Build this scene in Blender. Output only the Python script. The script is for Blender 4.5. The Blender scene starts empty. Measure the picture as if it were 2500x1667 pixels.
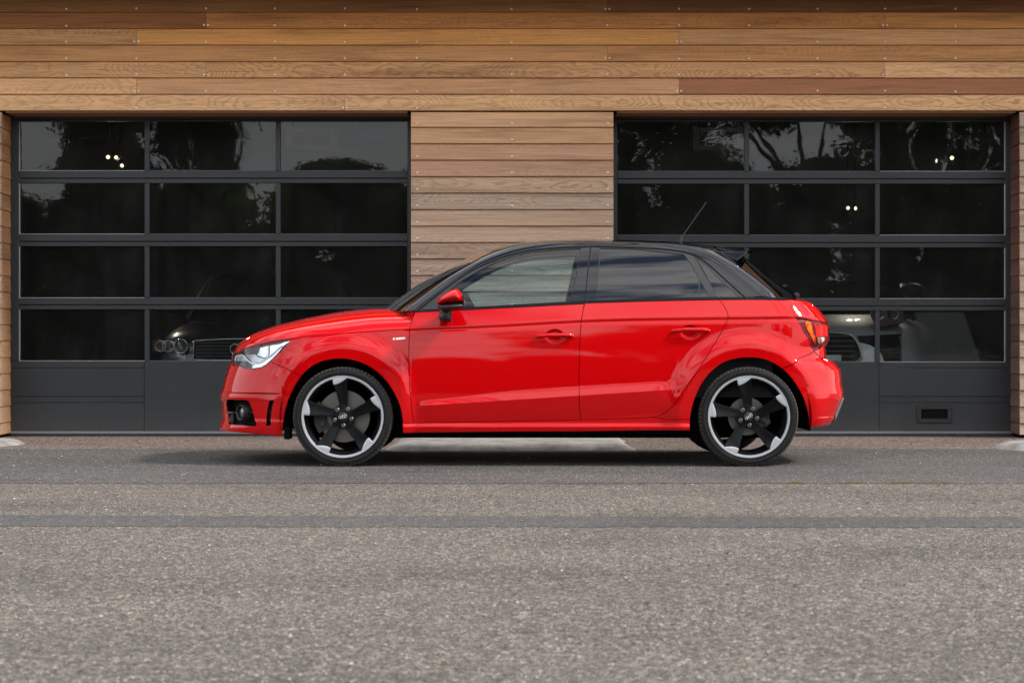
import bpy, bmesh, math, random
import numpy as np
from math import radians, sin, cos, pi, sqrt
from mathutils import Vector, Matrix
from mathutils.geometry import delaunay_2d_cdt

random.seed(7)
S = bpy.context.scene
C = S.collection

# ---------------------------------------------------------------- camera
F, CX, CY = 5065.0, 1250.0, 833.5        # focal length and picture centre, in units of a 2500-wide picture
CAMY, CAMZ = -13.47, 0.762
cam = bpy.data.cameras.new('camera')
cam.sensor_width = 36.0
cam.lens = F * 36.0 / 2500.0
cam.clip_start, cam.clip_end = 0.1, 2000.0
cam.dof.use_dof = True
cam.dof.focus_distance = 13.0
cam.dof.aperture_fstop = 6.3
camo = bpy.data.objects.new('camera', cam)
camo.location = (0, CAMY, CAMZ)
camo.rotation_euler = (radians(90), 0, 0)
C.objects.link(camo)
S.camera = camo

# ---------------------------------------------------------------- sky and sun
SUN_EL, SUN_AZ = radians(46), radians(74)      # azimuth measured from -y (towards the camera) to +x
sun_vec = Vector((sin(SUN_AZ) * cos(SUN_EL), -cos(SUN_AZ) * cos(SUN_EL), sin(SUN_EL)))
W = bpy.data.worlds.new('World')
S.world = W
W.use_nodes = True
nt = W.node_tree
nt.nodes.clear()
def WN(t, **kw):
    n = nt.nodes.new(t)
    for k, v in kw.items():
        setattr(n, k, v)
    return n
wout = WN('ShaderNodeOutputWorld')
wbg = WN('ShaderNodeBackground')
sky = WN('ShaderNodeTexSky', sky_type='NISHITA')
sky.sun_disc = False
sky.sun_elevation = SUN_EL
sky.sun_rotation = math.atan2(sun_vec.x, sun_vec.y)
sky.air_density, sky.dust_density, sky.ozone_density = 1.0, 1.5, 1.0
wtc = WN('ShaderNodeTexCoord')
wsep = WN('ShaderNodeSeparateXYZ')
nt.links.new(wtc.outputs['Generated'], wsep.inputs[0])
# clouds lie on a flat sheet above: direction.xy / (z + small)
wz = WN('ShaderNodeMath', operation='MAXIMUM'); wz.inputs[1].default_value = 0.0
nt.links.new(wsep.outputs[2], wz.inputs[0])
wz2 = WN('ShaderNodeMath', operation='ADD'); wz2.inputs[1].default_value = 0.16
nt.links.new(wz.outputs[0], wz2.inputs[0])
wdiv = WN('ShaderNodeVectorMath', operation='DIVIDE')
wcomb = WN('ShaderNodeCombineXYZ')
for i in range(3):
    nt.links.new(wz2.outputs[0], wcomb.inputs[i])
nt.links.new(wtc.outputs['Generated'], wdiv.inputs[0])
nt.links.new(wcomb.outputs[0], wdiv.inputs[1])
wn1 = WN('ShaderNodeTexNoise')
wn1.inputs['Scale'].default_value = 1.5
wn1.inputs['Detail'].default_value = 7.0
wn1.inputs['Roughness'].default_value = 0.56
wn1.inputs['Distortion'].default_value = 0.35
nt.links.new(wdiv.outputs[0], wn1.inputs['Vector'])
wmap = WN('ShaderNodeMapping'); wmap.inputs['Scale'].default_value = (2.6, 6.5, 1.0); wmap.inputs['Location'].default_value = (3.1, 1.7, 0)     # wisps drawn out across the view
nt.links.new(wdiv.outputs[0], wmap.inputs['Vector'])
wn2 = WN('ShaderNodeTexNoise')
wn2.inputs['Scale'].default_value = 1.0
wn2.inputs['Detail'].default_value = 6.0
wn2.inputs['Roughness'].default_value = 0.55
wn2.inputs['Distortion'].default_value = 0.6
nt.links.new(wmap.outputs[0], wn2.inputs['Vector'])
wadd = WN('ShaderNodeMix', data_type='FLOAT')
wadd.inputs[0].default_value = 0.62
nt.links.new(wn1.outputs['Fac'], wadd.inputs[2])
nt.links.new(wn2.outputs['Fac'], wadd.inputs[3])
CLOUD = wadd.outputs[0]
wr = WN('ShaderNodeValToRGB')                        # cloud cover
wr.color_ramp.elements[0].position, wr.color_ramp.elements[0].color = 0.44, (0, 0, 0, 1)
wr.color_ramp.elements[1].position, wr.color_ramp.elements[1].color = 0.55, (1, 1, 1, 1)
nt.links.new(CLOUD, wr.inputs[0])
wr2 = WN('ShaderNodeValToRGB')                       # cloud tone: thick parts greyer
wr2.color_ramp.elements[0].position, wr2.color_ramp.elements[0].color = 0.50, (14.0, 13.8, 13.6, 1)
wr2.color_ramp.elements[1].position, wr2.color_ramp.elements[1].color = 0.74, (3.6, 3.8, 4.2, 1)
nt.links.new(CLOUD, wr2.inputs[0])
wmix = WN('ShaderNodeMix', data_type='RGBA')
# towards the horizon the cover closes into an even bright veil
wveil = WN('ShaderNodeMapRange', interpolation_type='SMOOTHSTEP')
for k_, v_ in (('From Min', 0.10), ('From Max', 0.34), ('To Min', 0.85), ('To Max', 0.0)):
    wveil.inputs[k_].default_value = v_
nt.links.new(wsep.outputs[2], wveil.inputs['Value'])
wmx = WN('ShaderNodeMix', data_type='FLOAT')
nt.links.new(wveil.outputs['Result'], wmx.inputs[0])
nt.links.new(wr.outputs[0], wmx.inputs[2])
wmx.inputs[3].default_value = 0.85
nt.links.new(wmx.outputs[0], wmix.inputs[0])
wmt = WN('ShaderNodeMix', data_type='RGBA')
nt.links.new(wveil.outputs['Result'], wmt.inputs[0])
nt.links.new(wr2.outputs[0], wmt.inputs[6])
wmt.inputs[7].default_value = (9.0, 9.1, 9.3, 1)
nt.links.new(sky.outputs[0], wmix.inputs[6])
nt.links.new(wmt.outputs[2], wmix.inputs[7])
nt.links.new(wmix.outputs[2], wbg.inputs['Color'])
wbg.inputs['Strength'].default_value = 0.1
nt.links.new(wbg.outputs[0], wout.inputs['Surface'])

sl = bpy.data.lights.new('sun', 'SUN')
sl.energy = 2.0
sl.angle = radians(7)
sl.color = (1.0, 0.95, 0.87)
slo = bpy.data.objects.new('sun', sl)
slo.rotation_euler = sun_vec.to_track_quat('Z', 'Y').to_euler()
slo.location = sun_vec * 40
C.objects.link(slo)

S.view_settings.view_transform = 'Standard'
S.view_settings.look = 'None'
S.view_settings.exposure = 1.15
S.view_settings.gamma = 1.0
S.view_settings.use_curve_mapping = False
S.render.engine = 'CYCLES'
S.cycles.max_bounces = 10
S.cycles.transparent_max_bounces = 16
S.cycles.use_denoising = True
S.cycles.denoiser = 'OPENIMAGEDENOISE'
S.cycles.denoising_input_passes = 'RGB_ALBEDO_NORMAL'
S.cycles.denoising_prefilter = 'NONE'
# ---------------------------------------------------------------- helpers: materials
def mat(name, col=(.5, .5, .5), rough=.5, metal=0., coat=0., spec=.5, emit=None, es=0.):
    m = bpy.data.materials.new(name)
    m.use_nodes = True
    b = m.node_tree.nodes['Principled BSDF']
    b.inputs['Base Color'].default_value = (*col, 1)
    b.inputs['Roughness'].default_value = rough
    b.inputs['Metallic'].default_value = metal
    b.inputs['Coat Weight'].default_value = coat
    b.inputs['Coat Roughness'].default_value = 0.02
    b.inputs['Specular IOR Level'].default_value = spec
    if emit:
        b.inputs['Emission Color'].default_value = (*emit, 1)
        b.inputs['Emission Strength'].default_value = es
    return m

class NT:
    """small wrapper to write node trees compactly"""
    def __init__(s, m):
        s.t = m.node_tree
        s.b = s.t.nodes.get('Principled BSDF')
    def n(s, typ, ins=None, **kw):
        nd = s.t.nodes.new(typ)
        for k, v in kw.items():
            setattr(nd, k, v)
        for k, v in (ins or {}).items():
            s.set(nd.inputs[k], v)
        return nd
    def set(s, sock, v):
        if isinstance(v, bpy.types.NodeSocket):
            s.t.links.new(v, sock)
        else:
            sock.default_value = v
    def math(s, op, a, b=0., c=None, clamp=False):
        nd = s.n('ShaderNodeMath', operation=op, use_clamp=clamp)
        s.set(nd.inputs[0], a); s.set(nd.inputs[1], b)
        if c is not None:
            s.set(nd.inputs[2], c)
        return nd.outputs[0]
    def ramp(s, f, stops, interp='LINEAR'):
        nd = s.n('ShaderNodeValToRGB')
        cr = nd.color_ramp
        cr.interpolation = interp
        while len(cr.elements) < len(stops):
            cr.elements.new(.5)
        for e, (p, c) in zip(cr.elements, stops):
            e.position = p
            e.color = (*c, 1) if len(c) == 3 else c
        s.set(nd.inputs[0], f)
        return nd.outputs[0]
    def mix(s, f, a, b, mode='MIX'):
        nd = s.n('ShaderNodeMix', data_type='RGBA', blend_type=mode)
        s.set(nd.inputs[0], f); s.set(nd.inputs[6], a); s.set(nd.inputs[7], b)
        return nd.outputs[2]
    def noise(s, vec, scale, detail=3., rough=.5, dist=0.):
        nd = s.n('ShaderNodeTexNoise')
        if vec is not None:
            s.set(nd.inputs['Vector'], vec)
        nd.inputs['Scale'].default_value = scale
        nd.inputs['Detail'].default_value = detail
        nd.inputs['Roughness'].default_value = rough
        nd.inputs['Distortion'].default_value = dist
        return nd.outputs['Fac']
    def scale(s, vec, sc, loc=(0, 0, 0)):
        nd = s.n('ShaderNodeMapping')
        s.set(nd.inputs['Vector'], vec)
        nd.inputs['Scale'].default_value = sc
        nd.inputs['Location'].default_value = loc
        return nd.outputs[0]
    def bump(s, h, strength=.3, dist=.01):
        nd = s.n('ShaderNodeBump')
        s.set(nd.inputs['Height'], h)
        nd.inputs['Strength'].default_value = strength
        nd.inputs['Distance'].default_value = dist
        return nd.outputs[0]

def glass_mat(name, tint, ior=1.5, rough=0., wavy=0., haze=0.):
    """thin pane: tinted see-through plus mirror reflection by Fresnel"""
    m = bpy.data.materials.new(name)
    m.use_nodes = True
    t = NT(m)
    t.t.nodes.remove(t.b)
    out = t.t.nodes['Material Output']
    tr = t.n('ShaderNodeBsdfTransparent', {'Color': (*tint, 1)})
    gl = t.n('ShaderNodeBsdfGlossy', {'Roughness': rough, 'Color': (1, 1, 1, 1)})
    fr = t.n('ShaderNodeFresnel', {'IOR': ior})
    if wavy:
        tc = t.n('ShaderNodeTexCoord')
        h = t.noise(tc.outputs['Object'], 2.2, 2., .45)
        bp = t.bump(h, 1.0, wavy)
        t.set(gl.inputs['Normal'], bp)
    mx = t.n('ShaderNodeMixShader')
    t.set(mx.inputs[0], fr.outputs[0])
    t.set(mx.inputs[1], tr.outputs[0])
    t.set(mx.inputs[2], gl.outputs[0])
    res = mx.outputs[0]
    if haze:                     # grey haze mixed into the pane's colour as a thin film, plus dried drops
        tc2 = t.n('ShaderNodeTexCoord')
        df = t.n('ShaderNodeBsdfDiffuse', {'Color': (.55, .56, .55, 1)})
        f = t.math('MULTIPLY', t.math('POWER', t.noise(t.scale(tc2.outputs['Object'], (2., 2., 1.2)), 2., 5., .65), 2.), haze * 4.)
        f = t.math('ADD', f, t.math('MULTIPLY', t.math('GREATER_THAN', t.noise(tc2.outputs['Object'], 60., 2., .5), .765), .12))
        m2 = t.n('ShaderNodeMixShader')
        t.set(m2.inputs[0], f); t.set(m2.inputs[1], res); t.set(m2.inputs[2], df.outputs[0])
        res = m2.outputs[0]
    t.set(out.inputs['Surface'], res)
    return m

# ---------------------------------------------------------------- helpers: objects
def tag(o, label=None, cat=None, group=None, kind=None):
    if label: o['label'] = label
    if cat: o['category'] = cat
    if group: o['group'] = group
    if kind: o['kind'] = kind
    return o
def thing(name, label, cat, loc=(0, 0, 0), rz=0., group=None):
    o = bpy.data.objects.new(name, None)
    o.empty_display_size = .2
    o.location = loc
    o.rotation_euler = (0, 0, rz)
    C.objects.link(o)
    return tag(o, label, cat, group)
def link(name, me, m=None, parent=None, loc=None, rot=None):
    o = bpy.data.objects.new(name, me)
    if m is not None and len(me.materials) == 0:
        me.materials.append(m)
    if parent is not None:
        o.parent = parent
    if loc is not None: o.location = loc
    if rot is not None: o.rotation_euler = rot
    C.objects.link(o)
    return o
def mesh(name, vs, fs, smooth=False, mats=None, mi=None):
    me = bpy.data.meshes.new(name)
    me.from_pydata([tuple(v) for v in vs], [], fs)
    if smooth:
        me.polygons.foreach_set('use_smooth', [True] * len(me.polygons))
    if mats:
        for m in mats: me.materials.append(m)
        if mi is not None: me.polygons.foreach_set('material_index', mi)
    me.update()
    return me
def part(name, vs, fs, m, parent=None, smooth=False, loc=None, rot=None):
    return link(name, mesh(name, vs, fs, smooth), m, parent, loc, rot)

class MB:
    """collects simple solids into one mesh"""
    def __init__(s):
        s.v, s.f = [], []
    def add(s, vs, fs):
        o = len(s.v)
        s.v += [tuple(v) for v in vs]
        s.f += [tuple(i + o for i in f) for f in fs]
    def box(s, x0, x1, y0, y1, z0, z1):
        s.add([(x0, y0, z0), (x1, y0, z0), (x1, y1, z0), (x0, y1, z0), (x0, y0, z1), (x1, y0, z1), (x1, y1, z1), (x0, y1, z1)],
              [(0, 3, 2, 1), (4, 5, 6, 7), (0, 1, 5, 4), (1, 2, 6, 5), (2, 3, 7, 6), (3, 0, 4, 7)])
    def bbox(s, x0, x1, y0, y1, z0, z1, b=.004):
        """box with chamfered edges"""
        bm = bmesh.new()
        r = bmesh.ops.create_cube(bm, size=1.)
        for v in bm.verts:
            v.co = Vector((x0 if v.co.x < 0 else x1, y0 if v.co.y < 0 else y1, z0 if v.co.z < 0 else z1))
        bmesh.ops.bevel(bm, geom=bm.edges[:], offset=b, segments=1, affect='EDGES')
        bm.verts.index_update()
        s.add([v.co[:] for v in bm.verts], [[v.index for v in f.verts] for f in bm.faces])
        bm.free()
    def prism(s, poly, axis, a, b):
        """polygon of 2D points pushed along axis ('x','y','z') from a to b"""
        n = len(poly)
        def p(q, t):
            return {'x': (t, q[0], q[1]), 'y': (q[0], t, q[1]), 'z': (q[0], q[1], t)}[axis]
        s.add([p(q, a) for q in poly] + [p(q, b) for q in poly],
              [tuple(range(n))[::-1], tuple(range(n, 2 * n))] + [(i, (i + 1) % n, n + (i + 1) % n, n + i) for i in range(n)])
    def tube(s, pts, r, n=8, closed=False, caps=True):
        P = [Vector(p) for p in pts]
        rs = r if isinstance(r, (list, tuple)) else [r] * len(P)
        vs, fs = [], []
        up = None
        m = len(P)
        for i, p in enumerate(P):
            t = (P[(i + 1) % m] - P[i - 1]) if closed else (P[min(i + 1, m - 1)] - P[max(i - 1, 0)])
            t.normalize()
            if up is None:
                up = t.orthogonal().normalized()
            else:
                up = (up - t * up.dot(t)).normalized()
            w = t.cross(up)
            for k in range(n):
                a = 2 * pi * k / n
                vs.append(p + (up * cos(a) + w * sin(a)) * rs[i])
        for i in range(m if closed else m - 1):
            j = (i + 1) % m
            for k in range(n):
                l = (k + 1) % n
                fs.append((i * n + k, i * n + l, j * n + l, j * n + k))
        if caps and not closed:
            fs.append(tuple(range(n))[::-1])
            fs.append(tuple((m - 1) * n + k for k in range(n)))
        s.add(vs, fs)
    def lathe(s, prof, n=64, axis='y', centre=(0, 0, 0), a0=0., a1=2 * pi, mod=None):
        """profile of (radius, offset along axis)"""
        full = abs(a1 - a0 - 2 * pi) < 1e-6
        cnt = n if full else n + 1
        vs, fs = [], []
        for k in range(cnt):
            a = a0 + (a1 - a0) * k / n
            for j, (r, h) in enumerate(prof):
                if mod: r, h = mod(k, j, r, h)
                if axis == 'y': q = (r * cos(a), h, r * sin(a))
                elif axis == 'z': q = (r * cos(a), r * sin(a), h)
                else: q = (h, r * cos(a), r * sin(a))
                vs.append((q[0] + centre[0], q[1] + centre[1], q[2] + centre[2]))
        m = len(prof)
        for k in range(n):
            l = (k + 1) % cnt
            for j in range(m - 1):
                fs.append((k * m + j, k * m + j + 1, l * m + j + 1, l * m + j))
        s.add(vs, fs)
    def xf(s, M):
        s.v = [tuple(M @ Vector(v)) for v in s.v]
        return s
    def obj(s, name, m, parent=None, smooth=False, loc=None, rot=None):
        o = part(name, s.v, s.f, m, parent, smooth, loc, rot)
        return o

def fix_normals(me):
    bm = bmesh.new(); bm.from_mesh(me)
    bmesh.ops.recalc_face_normals(bm, faces=bm.faces[:])
    bm.to_mesh(me); bm.free()
def soft(me, ang=35):
    """smooth shading that keeps edges sharper than ang"""
    bm = bmesh.new(); bm.from_mesh(me)
    bmesh.ops.recalc_face_normals(bm, faces=bm.faces[:])
    for f in bm.faces: f.smooth = True
    lim = radians(ang)
    for e in bm.edges:
        if len(e.link_faces) == 2 and e.calc_face_angle(0) > lim:
            e.smooth = False
    bm.to_mesh(me); bm.free()

def catmull(pts, n=6, closed=False):
    P = [np.array(p, float) for p in pts]
    out = []
    m = len(P)
    rng = range(m) if closed else range(m - 1)
    for i in rng:
        p1, p2 = P[i], P[(i + 1) % m]
        p0 = P[i - 1] if (closed or i > 0) else 2 * p1 - p2
        p3 = P[(i + 2) % m] if (closed or i < m - 2) else 2 * p2 - p1
        for k in range(n):
            t = k / n
            out.append(.5 * ((2 * p1) + (-p0 + p2) * t + (2 * p0 - 5 * p1 + 4 * p2 - p3) * t * t + (-p0 + 3 * p1 - 3 * p2 + p3) * t ** 3))
    if not closed:
        out.append(P[-1])
    return out
def resample(pts, n):
    P = np.array(pts, float)
    d = np.r_[0, np.cumsum(np.linalg.norm(np.diff(P, axis=0), axis=1))]
    t = np.linspace(0, d[-1], n)
    return np.stack([np.interp(t, d, P[:, k]) for k in range(P.shape[1])], 1)
def inside(pt, poly):
    """points (n,2) in polygon (m,2)"""
    x, y = pt[:, 0], pt[:, 1]
    r = np.zeros(len(pt), bool)
    q = np.roll(poly, 1, 0)
    for (x1, y1), (x2, y2) in zip(poly, q):
        c = (y1 > y) != (y2 > y)
        if c.any():
            with np.errstate(divide='ignore', invalid='ignore'):
                r ^= c & (x < (x2 - x1) * (y - y1) / (y2 - y1 + 1e-30) + x1)
    return r
def dist_to(pt, poly):
    d = np.full(len(pt), 1e9)
    q = np.roll(poly, -1, 0)
    for a, b in zip(poly, q):
        ab = b - a
        L = (ab ** 2).sum() + 1e-18
        t = np.clip(((pt - a) @ ab) / L, 0, 1)
        d = np.minimum(d, np.linalg.norm(pt - (a + t[:, None] * ab), axis=1))
    return d
def dedupe(poly, eps=1e-4):
    out = []
    for p in poly:
        if not out or np.linalg.norm(np.array(p) - out[-1]) > eps:
            out.append(np.array(p, float))
    if np.linalg.norm(out[0] - out[-1]) < eps: out.pop()
    return np.array(out)
def densify(poly, step):
    out = []
    for a, b in zip(poly, np.roll(poly, -1, 0)):
        n = max(1, int(np.ceil(np.linalg.norm(b - a) / step)))
        for k in range(n): out.append(a + (b - a) * k / n)
    return np.array(out)
def area(poly):
    x, y = poly[:, 0], poly[:, 1]
    return .5 * np.sum(x * np.roll(y, -1) - np.roll(x, -1) * y)
def outward(poly):
    """unit outward normals at the vertices of a counter-clockwise polygon"""
    e = np.roll(poly, -1, 0) - poly
    e /= np.linalg.norm(e, axis=1)[:, None] + 1e-12
    n = np.stack([e[:, 1], -e[:, 0]], 1)
    m = n + np.roll(n, 1, 0)
    m /= np.linalg.norm(m, axis=1)[:, None] + 1e-12
    return m
def triangulate(outer, holes, pts):
    """constrained Delaunay of the region between outer and holes; returns points (n,2), triangles, loops of indices"""
    V, E = [], []
    for lp in [outer] + holes:
        o = len(V)
        V += [Vector(p) for p in lp]
        E += [(o + i, o + (i + 1) % len(lp)) for i in range(len(lp))]
    V += [Vector(p) for p in pts]
    r = delaunay_2d_cdt(V, E, [], 0, 1e-6)
    P = np.array([v[:] for v in r[0]])
    T = np.array([f for f in r[2] if len(f) == 3])
    c = P[T].mean(1)
    k = inside(c, outer)
    for h in holes: k &= ~inside(c, h)
    return P, T[k]
# ---------------------------------------------------------------- materials
def wood_mat():
    """cedar cladding: flat-sawn rings differ from board to board, tone from the object colour"""
    m = mat('cedar', (.4, .2, .1), .62, spec=.3)
    t = NT(m)
    tc = t.n('ShaderNodeTexCoord'); oi = t.n('ShaderNodeObjectInfo')
    rnd = t.n('ShaderNodeAttribute', attribute_type='OBJECT', attribute_name='grain').outputs['Fac']
    fig = t.n('ShaderNodeAttribute', attribute_type='OBJECT', attribute_name='figure').outputs['Fac']
    off = t.n('ShaderNodeCombineXYZ', {'X': t.math('MULTIPLY', rnd, 91.), 'Y': t.math('MULTIPLY', rnd, 37.), 'Z': t.math('MULTIPLY', rnd, 53.)})
    p = t.n('ShaderNodeVectorMath', {0: tc.outputs['Object'], 1: off.outputs[0]}, operation='ADD').outputs[0]
    sep = t.n('ShaderNodeSeparateXYZ', {0: tc.outputs['Object']})
    z, x = sep.outputs[2], sep.outputs[0]
    # depth from the pith wanders along the board: that is what makes the cathedral arches
    lowx = t.noise(t.scale(p, (.85, .01, .01)), 1.0, 1.5, .45)
    depth = t.math('MAXIMUM', t.math('ADD', t.math('MULTIPLY', lowx, .46), -.11), .028)
    r2 = t.math('FRACT', t.math('MULTIPLY', rnd, 7.31))
    zo = t.math('ADD', z, t.math('MULTIPLY', t.math('SUBTRACT', r2, .5), t.math('MULTIPLY_ADD', fig, -.24, .30)))
    warp = t.math('MULTIPLY', t.math('SUBTRACT', t.noise(t.scale(p, (2.6, 9., 9.)), 1.0, 4., .6), .5), .060)
    rr = t.math('ADD', t.math('SQRT', t.math('ADD', t.math('MULTIPLY', depth, depth), t.math('MULTIPLY', zo, zo))), warp)
    g = t.math('FRACT', t.math('DIVIDE', rr, .0105))
    line = t.ramp(g, [(0., (1, 1, 1)), (.5, (.82, .82, .82)), (.72, (.25, .25, .25)), (.86, (0, 0, 0)), (.97, (1, 1, 1))])
    amt = t.math('MULTIPLY_ADD', fig, .50, .13)
    patch = t.math('MULTIPLY', t.noise(t.scale(p, (.7, 3., 6.)), 1.0, 2.), 1.6, clamp=True)
    amt = t.math('MULTIPLY', amt, patch)
    fine = t.noise(t.scale(p, (2.5, 120., 190.)), 1.0, 3., .6)
    tone = t.ramp(fine, [(.25, (.58, .55, .51)), (.55, (1., 1., 1.)), (.8, (1.17, 1.16, 1.15))])
    col = t.mix(1., oi.outputs['Color'], tone, 'MULTIPLY')
    dark = t.mix(1., col, (.36, .26, .185, 1), 'MULTIPLY')
    lm = t.math('MULTIPLY', t.math('SUBTRACT', 1., line), amt)
    col = t.mix(lm, col, dark)
    # slow staining, plus grey weathering in blotches
    st = t.noise(t.scale(p, (.8, 5., 9.)), 1., 4., .6)
    col = t.mix(1., col, t.ramp(st, [(.25, (.58, .53, .48)), (.5, (1, 1, 1)), (.8, (1.10, 1.09, 1.08))]), 'MULTIPLY')
    geo = t.n('ShaderNodeNewGeometry')
    gz = t.n('ShaderNodeSeparateXYZ', {0: geo.outputs['Position']}).outputs[2]
    we = t.math('MULTIPLY', t.noise(t.scale(p, (1.6, 8., 14.)), 1., 4., .6), t.math('MULTIPLY_ADD', gz, -.22, .62, True), clamp=True)
    col = t.mix(we, col, (.30, .235, .19, 1))
    t.set(t.b.inputs['Base Color'], col)
    t.set(t.b.inputs['Roughness'], t.math('MULTIPLY_ADD', line, .1, .55))
    h = t.math('ADD', t.math('MULTIPLY', line, .5), t.math('MULTIPLY', fine, .8))
    t.set(t.b.inputs['Normal'], t.bump(h, .35, .002))
    return m
WOOD = wood_mat()

def asphalt_mat(name, tones, stone=.0075, dark=.0, bumpd=.004, contrast=1., tint=(1, 1, 1)):
    """rolled chippings: each stone its own tone, dark binder between, slow staining over it"""
    m = mat(name, (.2, .2, .2), .85, spec=.25)
    t = NT(m)
    geo = t.n('ShaderNodeNewGeometry')
    p = geo.outputs['Position']
    v = t.n('ShaderNodeTexVoronoi', {'Vector': p, 'Scale': 1. / stone, 'Randomness': 1.})
    ve = t.n('ShaderNodeTexVoronoi', {'Vector': p, 'Scale': 1. / stone, 'Randomness': 1.}, feature='DISTANCE_TO_EDGE')
    sp = t.n('ShaderNodeSeparateColor', {0: v.outputs['Color']})
    col = t.ramp(sp.outputs[0], tones, 'CONSTANT')
    edge = t.math('MULTIPLY', ve.outputs['Distance'], 6., clamp=True)
    col = t.mix(t.math('MULTIPLY', t.math('SUBTRACT', 1., edge), .75), col, (.045, .043, .042, 1))
    # larger single pale stones
    v2 = t.n('ShaderNodeTexVoronoi', {'Vector': p, 'Scale': 1. / (stone * 5.5), 'Randomness': 1.})
    big = t.math('MULTIPLY', t.math('LESS_THAN', v2.outputs['Distance'], .13), t.math('GREATER_THAN', t.n('ShaderNodeSeparateColor', {0: v2.outputs['Color']}).outputs[1], .80))
    col = t.mix(t.math('MULTIPLY', big, .8), col, (.52, .49, .45, 1))
    n1 = t.noise(t.scale(p, (.55, 1.1, 1.)), 1., 5., .6)
    col = t.mix(1., col, t.ramp(n1, [(.28, (.70, .695, .69)), (.5, (1, 1, 1)), (.75, (1.16, 1.15, 1.13))]), 'MULTIPLY')
    v3 = t.n('ShaderNodeTexVoronoi', {'Vector': p, 'Scale': 1. / (stone * 2.6), 'Randomness': 1.})
    col = t.mix(1., col, t.ramp(t.n('ShaderNodeSeparateColor', {0: v3.outputs['Color']}).outputs[0], [(0., (.76, .755, .75)), (.5, (1, 1, 1)), (1., (1.26, 1.25, 1.22))]), 'MULTIPLY')
    n2 = t.noise(p, 26., 5., .7)
    col = t.mix(1., col, t.ramp(n2, [(.3, (.70, .70, .71)), (.52, (1, 1, 1)), (.75, (1.22, 1.21, 1.17))]), 'MULTIPLY')
    col = t.mix(1., col, (*tint, 1), 'MULTIPLY')
    t.set(t.b.inputs['Base Color'], col)
    h = t.math('ADD', t.math('MULTIPLY', edge, .6), t.math('MULTIPLY', sp.outputs[2], .7))
    t.set(t.b.inputs['Normal'], t.bump(h, .9, bumpd))
    return m
CHIP = [(0., (.045, .041, .037)), (.14, (.10, .091, .083)), (.30, (.175, .158, .142)), (.5, (.235, .208, .182)), (.66, (.135, .122, .112)), (.78, (.33, .29, .245)), (.9, (.21, .20, .19)), (.965, (.58, .53, .47))]
GROUND = asphalt_mat('chipped_asphalt', CHIP, .0082, bumpd=.005, tint=(.87, .85, .82))
SMOOTH = asphalt_mat('smooth_asphalt', [(0., (.052, .049, .046)), (.25, (.08, .0755, .071)), (.5, (.112, .105, .098)), (.75, (.072, .069, .066)), (.93, (.17, .16, .148)), (.98, (.58, .55, .52))], .006, bumpd=.002)
STRIPM = asphalt_mat('trench_asphalt', [(0., (.05, .0485, .047)), (.25, (.075, .073, .0705)), (.5, (.10, .097, .094)), (.75, (.07, .068, .066)), (.95, (.24, .232, .22))], .006, bumpd=.002)
REDTAR = asphalt_mat('reddish_chipping', [(0., (.085, .065, .058)), (.2, (.155, .115, .10)), (.45, (.225, .165, .14)), (.65, (.125, .10, .09)), (.8, (.30, .23, .19)), (.95, (.48, .42, .36))], .011, bumpd=.005)

def concrete_mat():
    m = mat('concrete', (.4, .39, .37), .9, spec=.2)
    t = NT(m)
    p = t.n('ShaderNodeNewGeometry').outputs['Position']
    n = t.noise(p, 6., 6., .65)
    n2 = t.noise(p, 70., 3., .6)
    c = t.ramp(n, [(.3, (.15, .145, .135)), (.5, (.24, .232, .218)), (.72, (.33, .32, .298))])
    c = t.mix(1., c, t.ramp(n2, [(.3, (.7, .7, .7)), (.5, (1, 1, 1))]), 'MULTIPLY')
    t.set(t.b.inputs['Base Color'], c)
    t.set(t.b.inputs['Normal'], t.bump(t.math('ADD', n, t.math('MULTIPLY', n2, .4)), .6, .01))
    return m
CONC = concrete_mat()

def powder_mat():
    m = mat('anthracite_powder_coat', (.026, .031, .035), .42, spec=.5)
    t = NT(m)
    p = t.n('ShaderNodeNewGeometry').outputs['Position']
    n = t.noise(t.scale(p, (1.2, 1.2, 3.)), 1., 5., .6)
    gz = t.n('ShaderNodeSeparateXYZ', {0: p}).outputs[2]
    du = t.math('MULTIPLY', t.math('POWER', t.math('SUBTRACT', 1., t.math('MULTIPLY', gz, 2.2, clamp=True)), 3.), t.math('MULTIPLY', t.noise(p, 34., 5., .7), 1.1), clamp=True)
    sp = t.math('MULTIPLY', t.math('GREATER_THAN', t.noise(p, 85., 2., .5), .735), .5)
    t.set(t.b.inputs['Base Color'], t.mix(t.math('MAXIMUM', t.math('MULTIPLY', du, .35), t.math('MULTIPLY', sp, t.math('MULTIPLY', du, 1.))), t.ramp(n, [(.3, (.0125, .0150, .0172)), (.7, (.017, .0203, .0230))]), (.15, .14, .125, 1)))
    t.set(t.b.inputs['Roughness'], t.math('MULTIPLY_ADD', t.noise(p, 9., 4., .6), .22, .34))
    t.set(t.b.inputs['Normal'], t.bump(t.noise(p, 2.5, 2., .5), .25, .004))
    return m
POWDER = powder_mat()
POWDER2 = mat('pale_seal', (.30, .31, .31), .5)
RUBBERSEAL = mat('door_seal_rubber', (.035, .036, .037), .7)
GGLASS = glass_mat('garage_glass', (.80, .84, .83), 1.48, .010, .0006, haze=.011)
STEEL = mat('stainless_steel', (.62, .60, .57), .35, 1.)
PAINTW = mat('white_paint', (.72, .72, .70), .5)

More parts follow.
